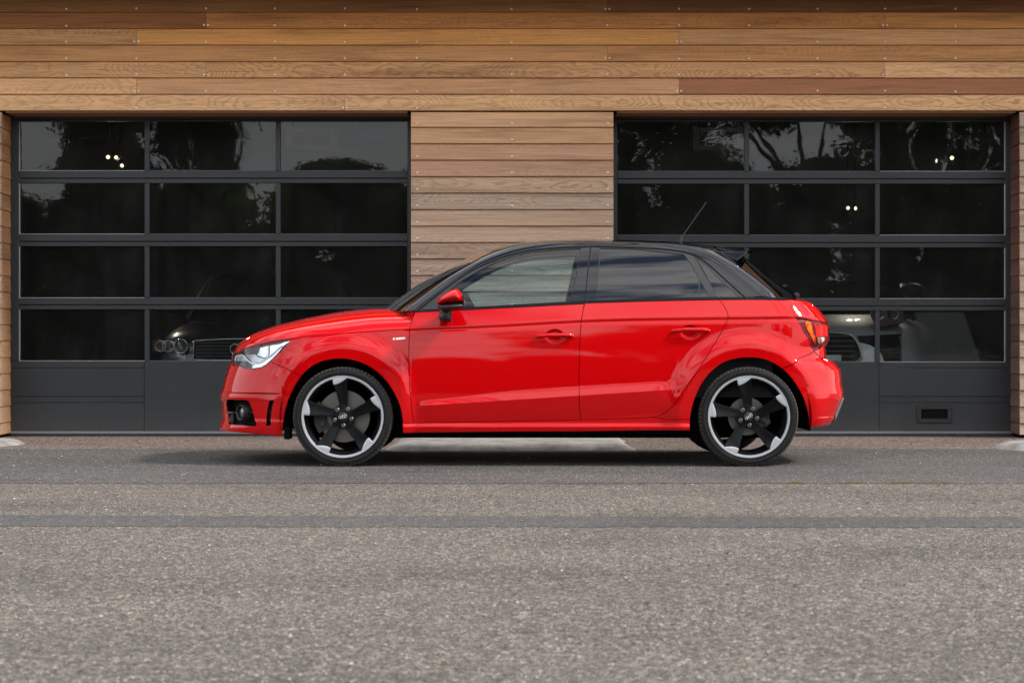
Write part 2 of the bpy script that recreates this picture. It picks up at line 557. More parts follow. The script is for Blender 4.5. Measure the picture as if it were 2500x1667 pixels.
def paint_mat():
    m = mat('red_paint', (.48, .0011, .0028), .45, coat=1., spec=0.)
    t = NT(m)
    t.b.inputs['Coat IOR'].default_value = 1.41
    t.b.inputs['Coat Roughness'].default_value = .015
    p = t.n('ShaderNodeTexCoord').outputs['Object']
    n = t.noise(p, 240., 2., .6)
    t.set(t.b.inputs['Coat Normal'], t.bump(n, .03, .0006))
    return m
RED = paint_mat()
GLOSSK = mat('black_gloss_paint', (.004, .0045, .006), .4, coat=1., spec=0.)
GLOSSK.node_tree.nodes['Principled BSDF'].inputs['Coat IOR'].default_value = 1.5
MATTK = mat('black_trim', (.014, .0145, .015), .5)
SATK = mat('black_satin_wheel_paint', (.005, .0052, .006), .36, spec=.16)
PLASK = mat('black_plastic', (.012, .012, .0125), .55)
VOID = mat('dark_lining', (.004, .004, .004), .9, spec=.1)
GREYP = mat('grey_plastic', (.16, .165, .17), .45)
CHROME = mat('chrome', (.80, .81, .82), .08, 1.)
SILVERP = mat('satin_silver', (.55, .57, .59), .3, .9)
def machined():
    m = mat('machined_alloy', (.50, .525, .55), .38, .55)
    t = NT(m)
    p = t.n('ShaderNodeTexCoord').outputs['Object']
    n = t.noise(p, 160., 3., .6)
    t.set(t.b.inputs['Roughness'], t.math('MULTIPLY_ADD', n, .2, .34))
    return m
MACH = machined()
def tyre_mat():
    m = mat('tyre_rubber', (.012, .012, .0125), .6, spec=.2)
    t = NT(m)
    p = t.n('ShaderNodeTexCoord').outputs['Object']
    n = t.noise(p, 14., 5., .6)
    t.set(t.b.inputs['Base Color'], t.ramp(n, [(.3, (.009, .009, .0095)), (.7, (.017, .0165, .016))]))
    t.set(t.b.inputs['Normal'], t.bump(t.noise(p, 120., 2.), .2, .001))
    return m
TYRE = tyre_mat()
TREAD = mat('dusty_tread', (.055, .050, .043), .85)
LETTER = mat('raised_rubber_letter', (.035, .035, .036), .5)
def disc_mat():
    m = mat('brake_disc_iron', (.24, .23, .215), .38, 1.)
    t = NT(m)
    p = t.n('ShaderNodeTexCoord').outputs['Object']
    sp = t.n('ShaderNodeSeparateXYZ', {0: p})
    r = t.math('SQRT', t.math('ADD', t.math('POWER', sp.outputs[0], 2.), t.math('POWER', sp.outputs[2], 2.)))
    w = t.math('SINE', t.math('MULTIPLY', r, 2600.))
    t.set(t.b.inputs['Roughness'], t.math('MULTIPLY_ADD', w, .06, .34))
    return m
DISC = disc_mat()
IRON = mat('cast_iron', (.07, .06, .055), .7, .5)
CGLASS = glass_mat('clear_car_glass', (.62, .81, .85), 1.5)
PGLASS = glass_mat('privacy_glass', (.045, .05, .058), 1.62)
BGLASS = glass_mat('rear_glass', (.03, .033, .036), 1.22)
for n_ in BGLASS.node_tree.nodes:
    if n_.type == 'BSDF_GLOSSY': n_.inputs['Color'].default_value = (.28, .28, .29, 1); n_.inputs['Roughness'].default_value = .06
WGLASS = glass_mat('windscreen_glass', (.30, .34, .33), 1.55)
LENS = glass_mat('clear_lens', (.95, .96, .97), 1.3)
LAMPIN = mat('lamp_reflector', (.62, .64, .67), .16, 1.)
LAMPDK = mat('lamp_bezel', (.035, .037, .042), .25)
LEDW = mat('white_light_guide', (.85, .86, .88), .25)
TLENS = glass_mat('tail_lens', (.96, .93, .93), 1.13)
TAILR = mat('tail_lamp_red', (.85, .003, .003), .5, spec=.1)
TAILD = mat('tail_lamp_dark_red', (.16, .004, .010), .4, spec=.15)
TAILO = mat('tail_lamp_orange', (.92, .10, .001), .5, spec=.1)
def lamp_tex(m, top, low, z0, z1, rib=420.):
    t = NT(m)
    p = t.n('ShaderNodeNewGeometry').outputs['Position']
    sp = t.n('ShaderNodeSeparateXYZ', {0: p})
    f = t.n('ShaderNodeMapRange', {0: sp.outputs[2], 1: z0, 2: z1}).outputs[0]
    n = t.noise(t.scale(p, (40., 40., 60.)), 1., 2., .5)
    c = t.mix(f, (*low, 1), (*top, 1))
    c = t.mix(1., c, t.ramp(n, [(.35, (.35, .3, .3)), (.55, (1, 1, 1))]), 'MULTIPLY')
    t.set(t.b.inputs['Base Color'], c)
    t.set(t.b.inputs['Normal'], t.bump(t.math('SINE', t.math('MULTIPLY', sp.outputs[2], rib)), .4, .002))
lamp_tex(TAILO, (.95, .20, .002), (.85, .035, .001), .74, .86)
lamp_tex(TAILR, (.60, .002, .002), (.95, .004, .002), .74, .86)
TAILW = mat('tail_lamp_white', (.75, .72, .66), .4, spec=.2)
SEAT = mat('seat_cloth', (.02, .02, .022), .9)
# ---------------------------------------------------------------- the garage: cedar cladding and two glazed sectional doors
garage = thing('garage', 'wide cedar-clad garage with two dark glazed doors behind the red car', 'building', (0, 2.88, 0))
GY = 2.88                                   # front of the cladding
PITCH = .1296
ZTOP = 2.573                                # underside of the lintel board
XL0, XL1, XR0, XR1 = -4.025, -.797, .8005, 4.003
DY = 3.20                                   # face of the doors
def gl(o):                                  # parts are placed in the garage's own frame
    o.location = Vector(o.location) - Vector((0, GY, 0))
    return o
def xw(u): return (u - CX) * (GY - CAMY) / F
rnd = random.Random(3)
_pm = {}
def plank(x0, x1, zb, col, y=GY, tilt=.014, zt=None, parent=garage, jit=True, fig=None):
    """one board: thicker towards its lower edge, small chamfers; the next board hides under it"""
    zt = zt or zb + PITCH + .006
    L = x1 - x0; H = zt - zb; hx = L / 2 - .0009
    yo = rnd.uniform(-.0012, .0012) if jit else 0
    c = .004
    lo = .0065
    prof = [(yo, lo + c), (yo + c, lo), (.024, lo), (.024, H), (tilt + yo + .006, H), (tilt + yo, H - .006)]
    key = (round(L, 3), round(H, 3), round(yo, 4))
    n = len(prof)
    vs = [(s * hx, p[0], p[1] - H / 2) for s in (-1, 1) for p in prof]
    fs = [tuple(range(n))[::-1], tuple(range(n, 2 * n))] + [(i, (i + 1) % n, n + (i + 1) % n, n + i) for i in range(n)]
    me = mesh('plank', vs, fs)
    fix_normals(me)
    o = link('plank', me, WOOD, parent, ((x0 + x1) / 2, y - GY, zb + H / 2))
    o.color = (*col, 1)
    o['grain'] = rnd.random()
    o['figure'] = min(1., max(0., (rnd.random() ** 1.5 if fig is None else fig)))
    return o
def shade(c, k, j=.05):
    f = k * (1 + rnd.uniform(-j, j))
    return tuple(v * f for v in c)
HON, TAN, BRN, RDB, GRY, PAL = (.58, .275, .085), (.53, .28, .125), (.36, .15, .048), (.38, .165, .08), (.38, .24, .155), (.60, .35, .18)
# rows above the doors, top to bottom: joints (picture u) and tones
ROWS = {
    -2: ([700, 1700], [BRN, BRN, BRN]),
    -1: ([333, 1249, 2161], [BRN, TAN, BRN, TAN]),
    0: ([1483], [(.36, .17, .058), (.24, .098, .036)]),
    1: ([503, 2161], [(.30, .12, .042), (.50, .22, .07), (.52, .24, .075)]),
    2: ([333, 1658], [TAN, HON, TAN]),
    3: ([1483], [(.49, .245, .10), (.47, .225, .09)]),
    4: ([503, 2161], [(.52, .29, .14), (.54, .295, .14), PAL]),
    5: ([332.6, 1658], [PAL, (.49, .27, .14), (.30, .125, .06)]),
    6: ([842], [(.60, .36, .195), (.57, .34, .18)]),
}
FIGR = {-2: [.2] * 3, -1: [.3] * 4, 0: [.12, .3], 1: [.1, .75, .2], 2: [.8, .10, .15], 3: [.12, .4], 4: [.85, .95, .7], 5: [.65, .08, .35], 6: [.75, 1.]}
FIGP = [.10, .3, .4, .3, 1., .85, .5, .3, .8, .9, .5]
WX0, WX1 = -7.0, 7.0
screws = MB()
def screw(x, z, y=GY, r=.0085):
    n = 8
    vs = [(x + r * cos(2 * pi * k / n), y - .0005, z + r * sin(2 * pi * k / n)) for k in range(n)] + [(x + .6 * r * cos(2 * pi * k / n), y - .0022, z + .6 * r * sin(2 * pi * k / n)) for k in range(n)]
    screws.add(vs, [tuple(range(n, 2 * n))[::-1]] + [((k + 1) % n, k, n + k, n + (k + 1) % n) for k in range(n)])
SCU = [162, 333, 503, 671, 842, 1018, 1249, 1483, 1658, 1829, 1996, 2161, 2333, -10, 2510]
for r, (js, cols) in ROWS.items():
    zb = ZTOP + (6 - r) * PITCH
    xs = [WX0] + [xw(u) for u in js] + [WX1]
    for i, c in enumerate(cols):
        plank(xs[i], xs[i + 1], zb, shade(tuple(min(.85, v * g) for v, g in zip(c, (1.15, 1.11, .99))) if r > 0 else c, .97), fig=FIGR[r][i])
    for u in SCU:
        x = xw(u)
        if r >= 0:
            zz = zb + .030 + rnd.uniform(-.004, .004)
            if any(abs(u - j) < 3 for j in js):
                screw(x - .016, zz); screw(x + .016, zz)
            elif rnd.random() > (.12 if r < 5 else .45):
                screw(x, zz)
# pillar between the doors and the strips beside them: short boards, greyer lower down
PCOL = [PAL, (.55, .32, .155), (.49, .275, .155), (.46, .26, .15), (.50, .34, .21), (.43, .315, .22), (.49, .33, .21), (.47, .32, .215), (.42, .29, .205), (.40, .27, .195), (.40, .265, .185)]
for i in range(20):
    zb = ZTOP - (i + 1) * PITCH
    zl = max(zb, .02)
    zt = zb + PITCH + .006
    c = PCOL[i] if i < len(PCOL) else (.33, .235, .175)
    plank(XL1, XR0, zl, shade(c, .95, .03), zt=zt if i else ZTOP - .003, fig=FIGP[i] if i < len(FIGP) else .5)
    for u in (1019, 1250, 1484):
        if rnd.random() > .2: screw(xw(u), zl + .036)
    plank(WX0, XL0, zl, shade((.36, .25, .175), .95, .1), zt=zt if i else ZTOP - .003)
    plank(XR1, WX1, zl, shade((.40, .29, .215), .95, .1), zt=zt if i else ZTOP - .003)
    # boards lining the reveals, end to end with the front boards
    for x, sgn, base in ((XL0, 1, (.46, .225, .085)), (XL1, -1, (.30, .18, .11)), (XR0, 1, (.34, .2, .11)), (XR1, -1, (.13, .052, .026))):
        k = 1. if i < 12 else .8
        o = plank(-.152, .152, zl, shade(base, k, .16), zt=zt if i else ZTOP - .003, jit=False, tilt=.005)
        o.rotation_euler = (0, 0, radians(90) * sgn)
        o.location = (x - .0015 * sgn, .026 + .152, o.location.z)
screws_o = gl(screws.obj('screw_heads', STEEL, garage))
screws_o['kind'] = 'stuff'
# soffits over the door openings (one wide board each) and the eave above
for a, b in ((XL0 + .03, XL1 - .03), (XR0 + .03, XR1 - .03)):
    m_ = MB(); m_.box(a, b, .0255, .316, -.011, .0)
    o = m_.obj('soffit_board', WOOD, garage, loc=(0, 0, ZTOP + .004)); o['grain'] = .3; o['figure'] = .2; o.color = (.30, .15, .07, 1)
EAVEZ, EAVEO = 3.56, .62
b_ = MB(); b_.box(WX0 - .3, WX1 + .3, -EAVEO, 8.4, EAVEZ, EAVEZ + .22)
b_.obj('roof', mat('roof_membrane', (.06, .06, .06), .8), garage)
b_ = MB(); b_.box(WX0 - .3, WX1 + .3, -EAVEO - .022, -EAVEO - .002, EAVEZ - .03, EAVEZ + .26)
o = b_.obj('fascia_board', WOOD, garage); o['grain'] = .7; o['figure'] = .3; o.color = (.3, .15, .07, 1)
# blockwork behind the boards
b_ = MB()
b_.box(WX0, XL0 - .027, .026, .32, 0, ZTOP); b_.box(XL1 + .027, XR0 - .027, .026, .32, 0, ZTOP); b_.box(XR1 + .027, WX1, .026, .32, 0, ZTOP)
b_.box(WX0, WX1, .026, .32, ZTOP + .012, EAVEZ)
b_.obj('front_wall', VOID, garage)
INT = mat('interior_wall', (.10, .10, .10), .8)
b_ = MB(); b_.box(WX0, WX0 + .2, .33, 8.2, 0, EAVEZ); b_.obj('side_wall', INT, garage)
b_ = MB(); b_.box(WX1 - .2, WX1, .33, 8.2, 0, EAVEZ); b_.obj('side_wall', INT, garage)
b_ = MB(); b_.box(WX0, WX1, 8.2, 8.4, 0, EAVEZ); b_.obj('rear_wall', INT, garage)
b_ = MB(); b_.box(WX0 + .21, WX1 - .21, .33, 8.19, 3.15, 3.25); b_.obj('ceiling', mat('ceiling_paint', (.22, .22, .22), .8), garage)
b_ = MB(); b_.box(WX0 + .21, WX1 - .21, .50, 8.19, .001, .012); b_.obj('interior_floor', mat('painted_floor', (.05, .05, .05), .35), garage)

# the doors
KD = (DY - CAMY) / F
def dx(u): return (u - CX) * KD
def dz(v): return CAMZ + (CY - v) * KD
COLS = {'L': [(46, 352.5), (364.5, 673), (685, 994.5)], 'R': [(1507, 1817), (1829, 2137), (2148.5, 2455)]}
ROWV = {'L': [(297, 417.5), (447.5, 572), (601.5, 727.5), (755.5, 881.5)], 'R': [(297.5, 419), (449, 574.5), (604.5, 729.5), (758.5, 884)]}
EDGE = {'L': (XL0 - .012, XL1 + .03), 'R': (XR0 - .03, XR1 + .012)}
for D in 'LR':
    cols = [(dx(a), dx(b)) for a, b in COLS[D]]
    rows = [(dz(b), dz(a)) for a, b in ROWV[D]]
    e0, e1 = EDGE[D]
    fr = MB()                                # the frame: rails and stiles butted together, one welded leaf
    top = ZTOP - .03
    fr.bbox(e0, cols[0][0], 0, .042, rows[3][0], top, .003)
    fr.bbox(cols[2][1], e1, 0, .042, rows[3][0], top, .003)
    zr = [top] + [z for r in rows for z in (r[1], r[0])]
    fr.bbox(cols[0][0], cols[2][1], 0, .042, rows[0][1], top, .003)
    for k in range(3):
        # meeting rails of two sections, with the joint between them
        za, zb = rows[k + 1][1], rows[k][0]
        zm = za + (zb - za) * .40
        fr.bbox(cols[0][0], cols[2][1], 0, .042, zm + .0025, zb, .003)
        fr.bbox(cols[0][0], cols[2][1], .002, .042, za, zm - .0025, .003)
    for k in range(4):
        for c in range(2):
            fr.bbox(cols[c][1], cols[c + 1][0], .003, .040, rows[k][0], rows[k][1], .003)
    door = gl(fr.obj('garage_door', POWDER, garage, loc=(0, DY, 0)))
    door['label'] = 'glazed left door' if D == 'L' else 'glazed right door'
    for k in range(4):
        for c in range(3):
            x0, x1 = cols[c]; z0, z1 = rows[k]
            w, h = x1 - x0 + .012, z1 - z0 + .012
            # panes bulge by a hair, each in its own way
            vs, fs = [], []
            n = 8; bl = rnd.uniform(-.0016, .0016); tx = rnd.uniform(-.0012, .0012); tz = rnd.uniform(-.0012, .0012)
            for i in range(n + 1):
                for j in range(n + 1):
                    a, b = i / n - .5, j / n - .5
                    vs.append((a * w, bl * (1 - 4 * a * a) * (1 - 4 * b * b) + tx * a + tz * b, b * h))
            for i in range(n):
                for j in range(n):
                    q = i * (n + 1) + j
                    fs.append((q, q + n + 1, q + n + 2, q + 1))
            p = part('pane', vs, fs, GGLASS, door, True, ((x0 + x1) / 2, .021, (z0 + z1) / 2))
            # pale glazing bead seen along the lower edge and the outer side
            bd = MB()
            bd.box(x0, x1, .008, .020, z0, z0 + .0045)
            if D == 'L' and c == 0: bd.box(x0, x0 + .007, .008, .0195, z0 + .0045, z1)
            if D == 'R' and c == 2: bd.box(x1 - .007, x1, .008, .0195, z0 + .0045, z1)
            bd.obj('glazing_bead', POWDER2 if (D == 'L' and c == 0) or (D == 'R' and c == 2) else mat('bead_grey', (.09, .095, .10), .45), door)
    # solid bottom section: three bays, the outer one in ribbed sheet
    zb, zt = .045, rows[3][0]
    def bay(a, b, ribbed, y=0.):
        m_ = MB()
        if ribbed:
            zs_ = [zb, dz(1051), dz(983), dz(968), dz(898), zt]
            ys_ = [.0, .0, .0035, .0, .0]
            for q in range(5):
                m_.bbox(a + .001, b - .001, y + ys_[q], .042, zs_[q] + .0022, zs_[q + 1], .0018)
        else:
            m_.bbox(a + .001, b - .001, y, .042, zb, zt, .002)
        o = m_.obj('bottom_panel', POWDER, door)
        return o
    c0, c1x = (dx(352), dx(679)) if D == 'L' else (dx(1823), dx(2146))
    bay(e0, c0, D == 'L', .001); bay(c0, c1x, False, .0); bay(c1x, e1, D == 'R', .001)
    sl_ = MB(); sl_.box(e0, e1, -.006, .036, .022, .043)
    sl_.obj('bottom_seal', GREYP, door)
    sl_ = MB(); sl_.box(e0, e1, .004, .030, .003, .0205)
    sl_.obj('bottom_seal', RUBBERSEAL, door)
    if D == 'R':
        xa, xb, za, zb2 = dx(2238), dx(2324), dz(1032), dz(989)
        xi, xj, zi, zj = dx(2249), dx(2313), dz(1023), dz(999)
        h_ = MB()
        h_.bbox(xa, xb, -.010, .0, zj, zb2, .003); h_.bbox(xa, xb, -.010, .0, za, zi, .003)
        h_.bbox(xa, xi, -.010, .0, zi, zj, .002); h_.bbox(xj, xb, -.010, .0, zi, zj, .002)
        h_.bbox(xi, xj, -.009, -.004, zi, zi + .005, .001)
        h_.obj('pull_handle', PLASK, door)
        h_ = MB(); h_.box(xi, xj, -.0015, -.0005, zi + .006, zj)
        h_.obj('handle_cup', VOID, door)
# fixed head strip above each leaf
for D in 'LR':
    e0, e1 = EDGE[D]
    m_ = MB(); m_.box(e0, e1, .01, .05, ZTOP - .027, ZTOP + .002)
    gl(m_.obj('door_head', RUBBERSEAL, garage, loc=(0, DY, 0)))
# ---------------------------------------------------------------- ground: one sheet, asphalt overlays, concrete footings
def gnd(v): return CAMY + F * CAMZ / (v - CY)
part('ground', [(-400, -400, 0), (400, -400, 0), (400, 400, 0), (-400, 400, 0)], [(0, 1, 2, 3)], GROUND)['kind'] = 'structure'
def ragged(x0, x1, y, amp, rng, step=.012, slope=0.):
    out = []; w = 0.
    x = x0
    while x <= x1:
        w = w * .86 + rng.uniform(-1, 1) * amp * .6
        out.append((x, y + slope * x + w + amp * .5 * sin(x * 3.1 + y)))
        x += step
    return out
rg = random.Random(11)
def strip(name, m, lo, hi, z, x0=-30, x1=30):
    vs = [(x, y, z) for x, y in lo] + [(x, y, z) for x, y in hi]
    n = len(lo)
    me = mesh(name, vs, [(i, i + 1, n + i + 1, n + i) for i in range(n - 1)])
    o = link(name, me, m); o['kind'] = 'structure'
    return o
def wide(lo, y0):            # continue ragged edges straight far to the sides
    return [(-60, lo[0][1])] + lo + [(60, lo[-1][1])]
strip('asphalt_lane', SMOOTH, wide(ragged(-5, 5, gnd(1180.5), .012, rg), 0), wide(ragged(-5, 5, 1.22, .03, rg), 0), .0022)
strip('apron', REDTAR, wide(ragged(-5, 5, 1.20, .0, rg), 0), wide(ragged(-5, 5, 3.55, .0, rg), 0), .0012)
strip('asphalt_strip', STRIPM, wide(ragged(-5, 5, gnd(1286), .016, rg, slope=-.012), 0), wide(ragged(-5, 5, gnd(1260), .016, rg, slope=-.02), 0), .0015)
strip('dark_strip', VOID, [(-.80, 2.42), (.80, 2.42)], [(-.80, 2.90), (.80, 2.90)], .004)  # flat dark strip on the ground between the kerb and the pillar boards

def footing(name, label, pts, h, loc, cat='concrete kerb'):
    """low concrete ramp: rough top with rounded, feathered edges"""
    P = np.array(catmull(pts, 6, True))
    if area(P) < 0: P = P[::-1]
    bmn = P.min(0); bmx = P.max(0)
    g = np.stack(np.meshgrid(np.arange(bmn[0], bmx[0], .05), np.arange(bmn[1], bmx[1], .05)), -1).reshape(-1, 2)
    g = g[inside(g, P)]
    g = g[dist_to(g, P) > .015]
    p2, T = triangulate(P, [], g)
    d = dist_to(p2, P)
    rr = random.Random(5)
    z = h * np.clip(d / .11, 0, 1) ** .55 + np.array([rr.uniform(-.0025, .0025) for _ in p2]) * (d > .02)
    vs = np.c_[p2, z + .0025]
    a, b, c = p2[T[:, 0]], p2[T[:, 1]], p2[T[:, 2]]
    cr = (b[:, 0] - a[:, 0]) * (c[:, 1] - a[:, 1]) - (b[:, 1] - a[:, 1]) * (c[:, 0] - a[:, 0])
    T[cr < 0] = T[cr < 0][:, ::-1]
    o = part(name, vs.tolist(), [tuple(t) for t in T], CONC, None, True, loc)
    return tag(o, label, cat)
footing('concrete_footing', 'long pale concrete kerb in front of the cedar pillar, seen under the red car',
        [(-.86, 1.02), (-.4, .98), (.0, .97), (.45, .98), (.83, 1.0), (.86, 1.25), (.83, 2.0), (.80, 2.40), (0, 2.41), (-.80, 2.40), (-.84, 1.9)], .045, (0, 0, 0))
footing('concrete_footing', 'pale concrete kerb at the foot of the right-hand cedar corner',
        [(3.43, 1.25), (3.6, .90), (4.2, .76), (5.2, .74), (6.6, .74), (6.8, 1.2), (6.6, 1.8), (5, 1.82), (3.95, 1.80), (3.56, 1.6)], .05, (0, 0, 0))
footing('concrete_footing', 'pale concrete kerb at the foot of the left-hand cedar corner',
        [(-3.60, 1.85), (-3.72, 1.45), (-4.0, 1.12), (-4.6, .98), (-6.6, .96), (-6.8, 1.5), (-6.6, 2.1), (-5, 2.12), (-4.05, 2.10), (-3.72, 2.05)], .045, (0, 0, 0))
# loose grit: single stones lying about
def grit(name, n, rng, area_, col, rough=.8, smin=.003, smax=.010):
    m_ = MB()
    for _ in range(n):
        x = rng.uniform(area_[0], area_[1]); y = rng.uniform(area_[2], area_[3])
        s = smin + (smax - smin) * rng.random() ** 2.5
        a = rng.uniform(0, pi)
        q = [(1, 0, .25), (.3, .8, .3), (-.8, .5, .2), (-.7, -.6, .3), (.4, -.8, .2), (0, 0, .9), (0, 0, -.2)]
        vs = [((p[0] * cos(a) - p[1] * sin(a)) * s * rng.uniform(.7, 1.2) + x, (p[0] * sin(a) + p[1] * cos(a)) * s * rng.uniform(.7, 1.2) + y, p[2] * s * .9 + .004) for p in q]
        m_.add(vs, [(k, (k + 1) % 5, 5) for k in range(5)] + [((k + 1) % 5, k, 6) for k in range(5)])
    o = m_.obj(name, mat(name, col, rough)); o['kind'] = 'stuff'
    return o
tag(grit('pale_grit', 420, rg, (-4.5, 4.5, -9, 2.6), (.42, .40, .37), smin=.002, smax=.008), 'loose pale stone chips scattered over the asphalt', 'grit')
tag(grit('dark_grit', 420, rg, (-4.5, 4.5, -9, 2.6), (.05, .045, .04)), 'loose dark stone chips scattered over the asphalt', 'grit')
tag(grit('leaf_litter', 40, rg, (-4.5, 4.5, -9, 2.4), (.17, .10, .055), smin=.004, smax=.010), 'small brown leaf scraps lying on the asphalt', 'leaf litter')
# moss in the joint between lane and chippings
m_ = MB()
ym = gnd(1180.5)
for u0 in (1868, 1935, 1950, 2070, 2085, 2180, 2200, 2260, 2310, 2215):
    xc = (u0 - CX) * (ym - CAMY) / F
    for _ in range(14):
        x = xc + rg.gauss(0, .022); y = ym + rg.gauss(0, .007); s = rg.uniform(.004, .009)
        m_.add([(x - s, y, .004), (x + s, y, .004), (x, y + s, .004), (x, y, .004 + s * 1.1)], [(0, 1, 3), (1, 2, 3), (2, 0, 3)])
tag(m_.obj('moss', mat('moss', (.17, .16, .035), .9)), 'yellow green moss tufts along the asphalt joint', 'moss', kind='stuff')
# ---------------------------------------------------------------- the hatchback: body surfaces
# Car frame: x along the car (nose at -x), y across (near side -y), z up. Outlines below were measured on a
# side view in picture units; each is laid on the curved body surface it belongs to.
FX, RX, WZ = -1.031, 1.441, 0.304          # wheel centres
def vcar(u, v): return v - (u - CX) * .0029 - 1.8
def c1(*q): return [(500 + x / 3.2667, 700 + y / 3.2667) for x, y in q]
def c2(*q): return [(900 + x / 3.2667, 560 + y / 3.2667) for x, y in q]
def c3(*q): return [(1400 + x / 3.2667, 560 + y / 3.2667) for x, y in q]
def c4(*q): return [(1600 + x / 3.2667, 680 + y / 3.2667) for x, y in q]
def at(u, v, y):
    """point of the plane y that is seen at (u, v)"""
    d = y - CAMY
    return np.array([(u - CX) * d / F, y, CAMZ + (CY - vcar(u, v)) * d / F])

def smooth01(t):
    t = np.clip(t, 0, 1)
    return t * t * (3 - 2 * t)
class Cub:
    """natural cubic spline"""
    def __init__(s, x, y):
        s.x = np.array(x, float); s.y = np.array(y, float)
        n = len(x); h = np.diff(s.x)
        A = np.eye(n); b = np.zeros(n)
        for i in range(1, n - 1):
            A[i, i - 1:i + 2] = h[i - 1], 2 * (h[i - 1] + h[i]), h[i]
            b[i] = 6 * ((s.y[i + 1] - s.y[i]) / h[i] - (s.y[i] - s.y[i - 1]) / h[i - 1])
        s.m = np.linalg.solve(A, b)
    def __call__(s, q):
        q = np.asarray(q, float)
        qq = np.clip(q, s.x[0], s.x[-1])
        i = np.clip(np.searchsorted(s.x, qq) - 1, 0, len(s.x) - 2)
        h = s.x[i + 1] - s.x[i]
        a = (s.x[i + 1] - qq) / h; b = (qq - s.x[i]) / h
        r = a * s.y[i] + b * s.y[i + 1] + ((a ** 3 - a) * s.m[i] + (b ** 3 - b) * s.m[i + 1]) * h * h / 6
        return r
# lines along the side: shoulder crease, belt, lower crease
ZS = Cub([-1.6, -1.25, -.88, -.62, -.33, 0.0, .425, 1.07, 1.73], [.72, .775, .815, .840, .852, .868, .8915, .906, .9135])
ZB = Cub([-1.0, -.60, -.33, 0.0, .425, 1.0, 1.3, 1.7, 1.9], [.92, .937, .951, .966, .991, 1.004, 1.014, 1.016, 1.014])
PZ = Cub([.10, .20, .30, .40, .50, .60, .70, .80, .90, 1.03], [-.07, -.022, -.004, .0005, 0, -.003, -.0095, -.020, -.033, -.052])
XF, XR = -1.12, 1.50                        # where the corners start to round
NF, NR = 2.5, 3.4
# side-view silhouettes of nose and tail: (picture u, v)
NOSE = c1((228, 515), (215, 545), (195, 590), (175, 640), (155, 700), (140, 760), (128, 815), (112, 850), (110, 870), (112, 890), (125, 900), (131, 985),
          (138, 1050), (116, 1106), (116, 1138), (140, 1160), (200, 1200))
TAIL = c4((1120, 181), (1170, 185), (1210, 192), (1245, 205), (1280, 235), (1330, 290), (1370, 350), (1387, 400), (1389, 490), (1376, 525), (1356, 555), (1362, 610), (1364, 650),
          (1385, 658), (1412, 668), (1448, 700), (1480, 740), (1486, 800), (1490, 870), (1503, 915), (1503, 962), (1478, 1030), (1440, 1125), (1395, 1178), (1340, 1215))
def Wf(x, z):
    """half width of the sides before the corners round in"""
    x = np.asarray(x, float); z = np.asarray(z, float)
    zs = ZS(x)
    w = .846 - .010 * ((x - .2) / 1.3) ** 2 + PZ(z)
    up = np.maximum(0, z - zs)
    w = w - up * .30
    ks = smooth01((x + .66) / .05) * smooth01((1.95 - x) / .3)
    w = w - ks * .0065 * np.exp(-((z - zs + .015) / .0105) ** 2)
    # lower door crease with the shelf above it
    zc = .371 + (x + .57) * .0637
    kx = smooth01((x + .60) / .13) * smooth01((1.02 - x) / .14)
    hh = .030 + .028 * smooth01((x + .6) / .8)
    t = (z - zc) / hh
    w = w + kx * .0165 * np.where(t > 0, np.clip(1 - t, 0, 1) ** 1.15, np.clip(1 + t * hh / .14, 0, 1))
    # sill
    ks = smooth01((x + .82) / .06) * smooth01((1.26 - x) / .06)
    w = w + ks * .017 * smooth01((.268 - z) / .026)
    # wheel arch flares
    for cx, amp in ((FX, .030), (RX, .031)):
        r = np.hypot(x - cx, z - WZ)
        f = np.where(r > .415, smooth01((.56 - r) / .145) ** 1.5, 1 - .10 * np.clip((.415 - r) / .05, 0, 1.2))
        if cx < 0: f = f * smooth01((-.575 - x) / .11)
        w = w + amp * f * smooth01((z - .10) / .1)
    # front bumper: the lower half steps in under a ridge
    kb = smooth01((-1.40 - x) / .10)
    w = w - kb * .020 * smooth01((.449 - z) / .009)
    kb = smooth01((-1.36 - x) / .10)
    w = w + kb * .018 * smooth01((.285 - z) / .012)
    # rear bumper: soft step
    kb = smooth01((x - 1.83) / .1)
    w = w + kb * .003 * smooth01((.60 - z) / .04) + kb * .008 * smooth01((.30 - z) / .01)
    # finger cups behind the door handles
    for cx, cz in ((.261, .793), (1.0865, .818)):
        q = ((x - cx) / .060) ** 2 + ((z - cz) / .044) ** 2
        w = w - .028 * smooth01((1.0 - q) / .55)
    return w
def _calib(sil, xc, n, sign):
    """centre-line profile whose rounded corner is seen at the silhouette"""
    zz, xx = [], []
    th = np.linspace(.15, pi / 2, 160)
    for (u, v) in sil:
        lo, hi = 0.22, 1.0
        z = CAMZ
        for _ in range(26):
            mid = (lo + hi) / 2
            xn = xc + sign * mid
            d0 = 13.0
            z = CAMZ + (CY - vcar(u, v)) * d0 / F
            X = xc + sign * mid * np.sin(th) ** (2 / n)
            Y = -Wf(xc + sign * .2, z) * np.cos(th) ** (2 / n)
            U = CX + X * F / (Y - CAMY)
            k = np.argmin(U) if sign < 0 else np.argmax(U)
            if sign * (U[k] - u) > 0: hi = mid
            else: lo = mid
            d0 = Y[k] - CAMY
            z = CAMZ + (CY - vcar(u, v)) * d0 / F
        zz.append(z); xx.append(xn)
    o = np.argsort(zz)
    return np.array(zz)[o], np.array(xx)[o]
_nz, _nx = _calib(NOSE, XF, NF, -1)
_tz, _tx = _calib(TAIL, XR, NR, 1)
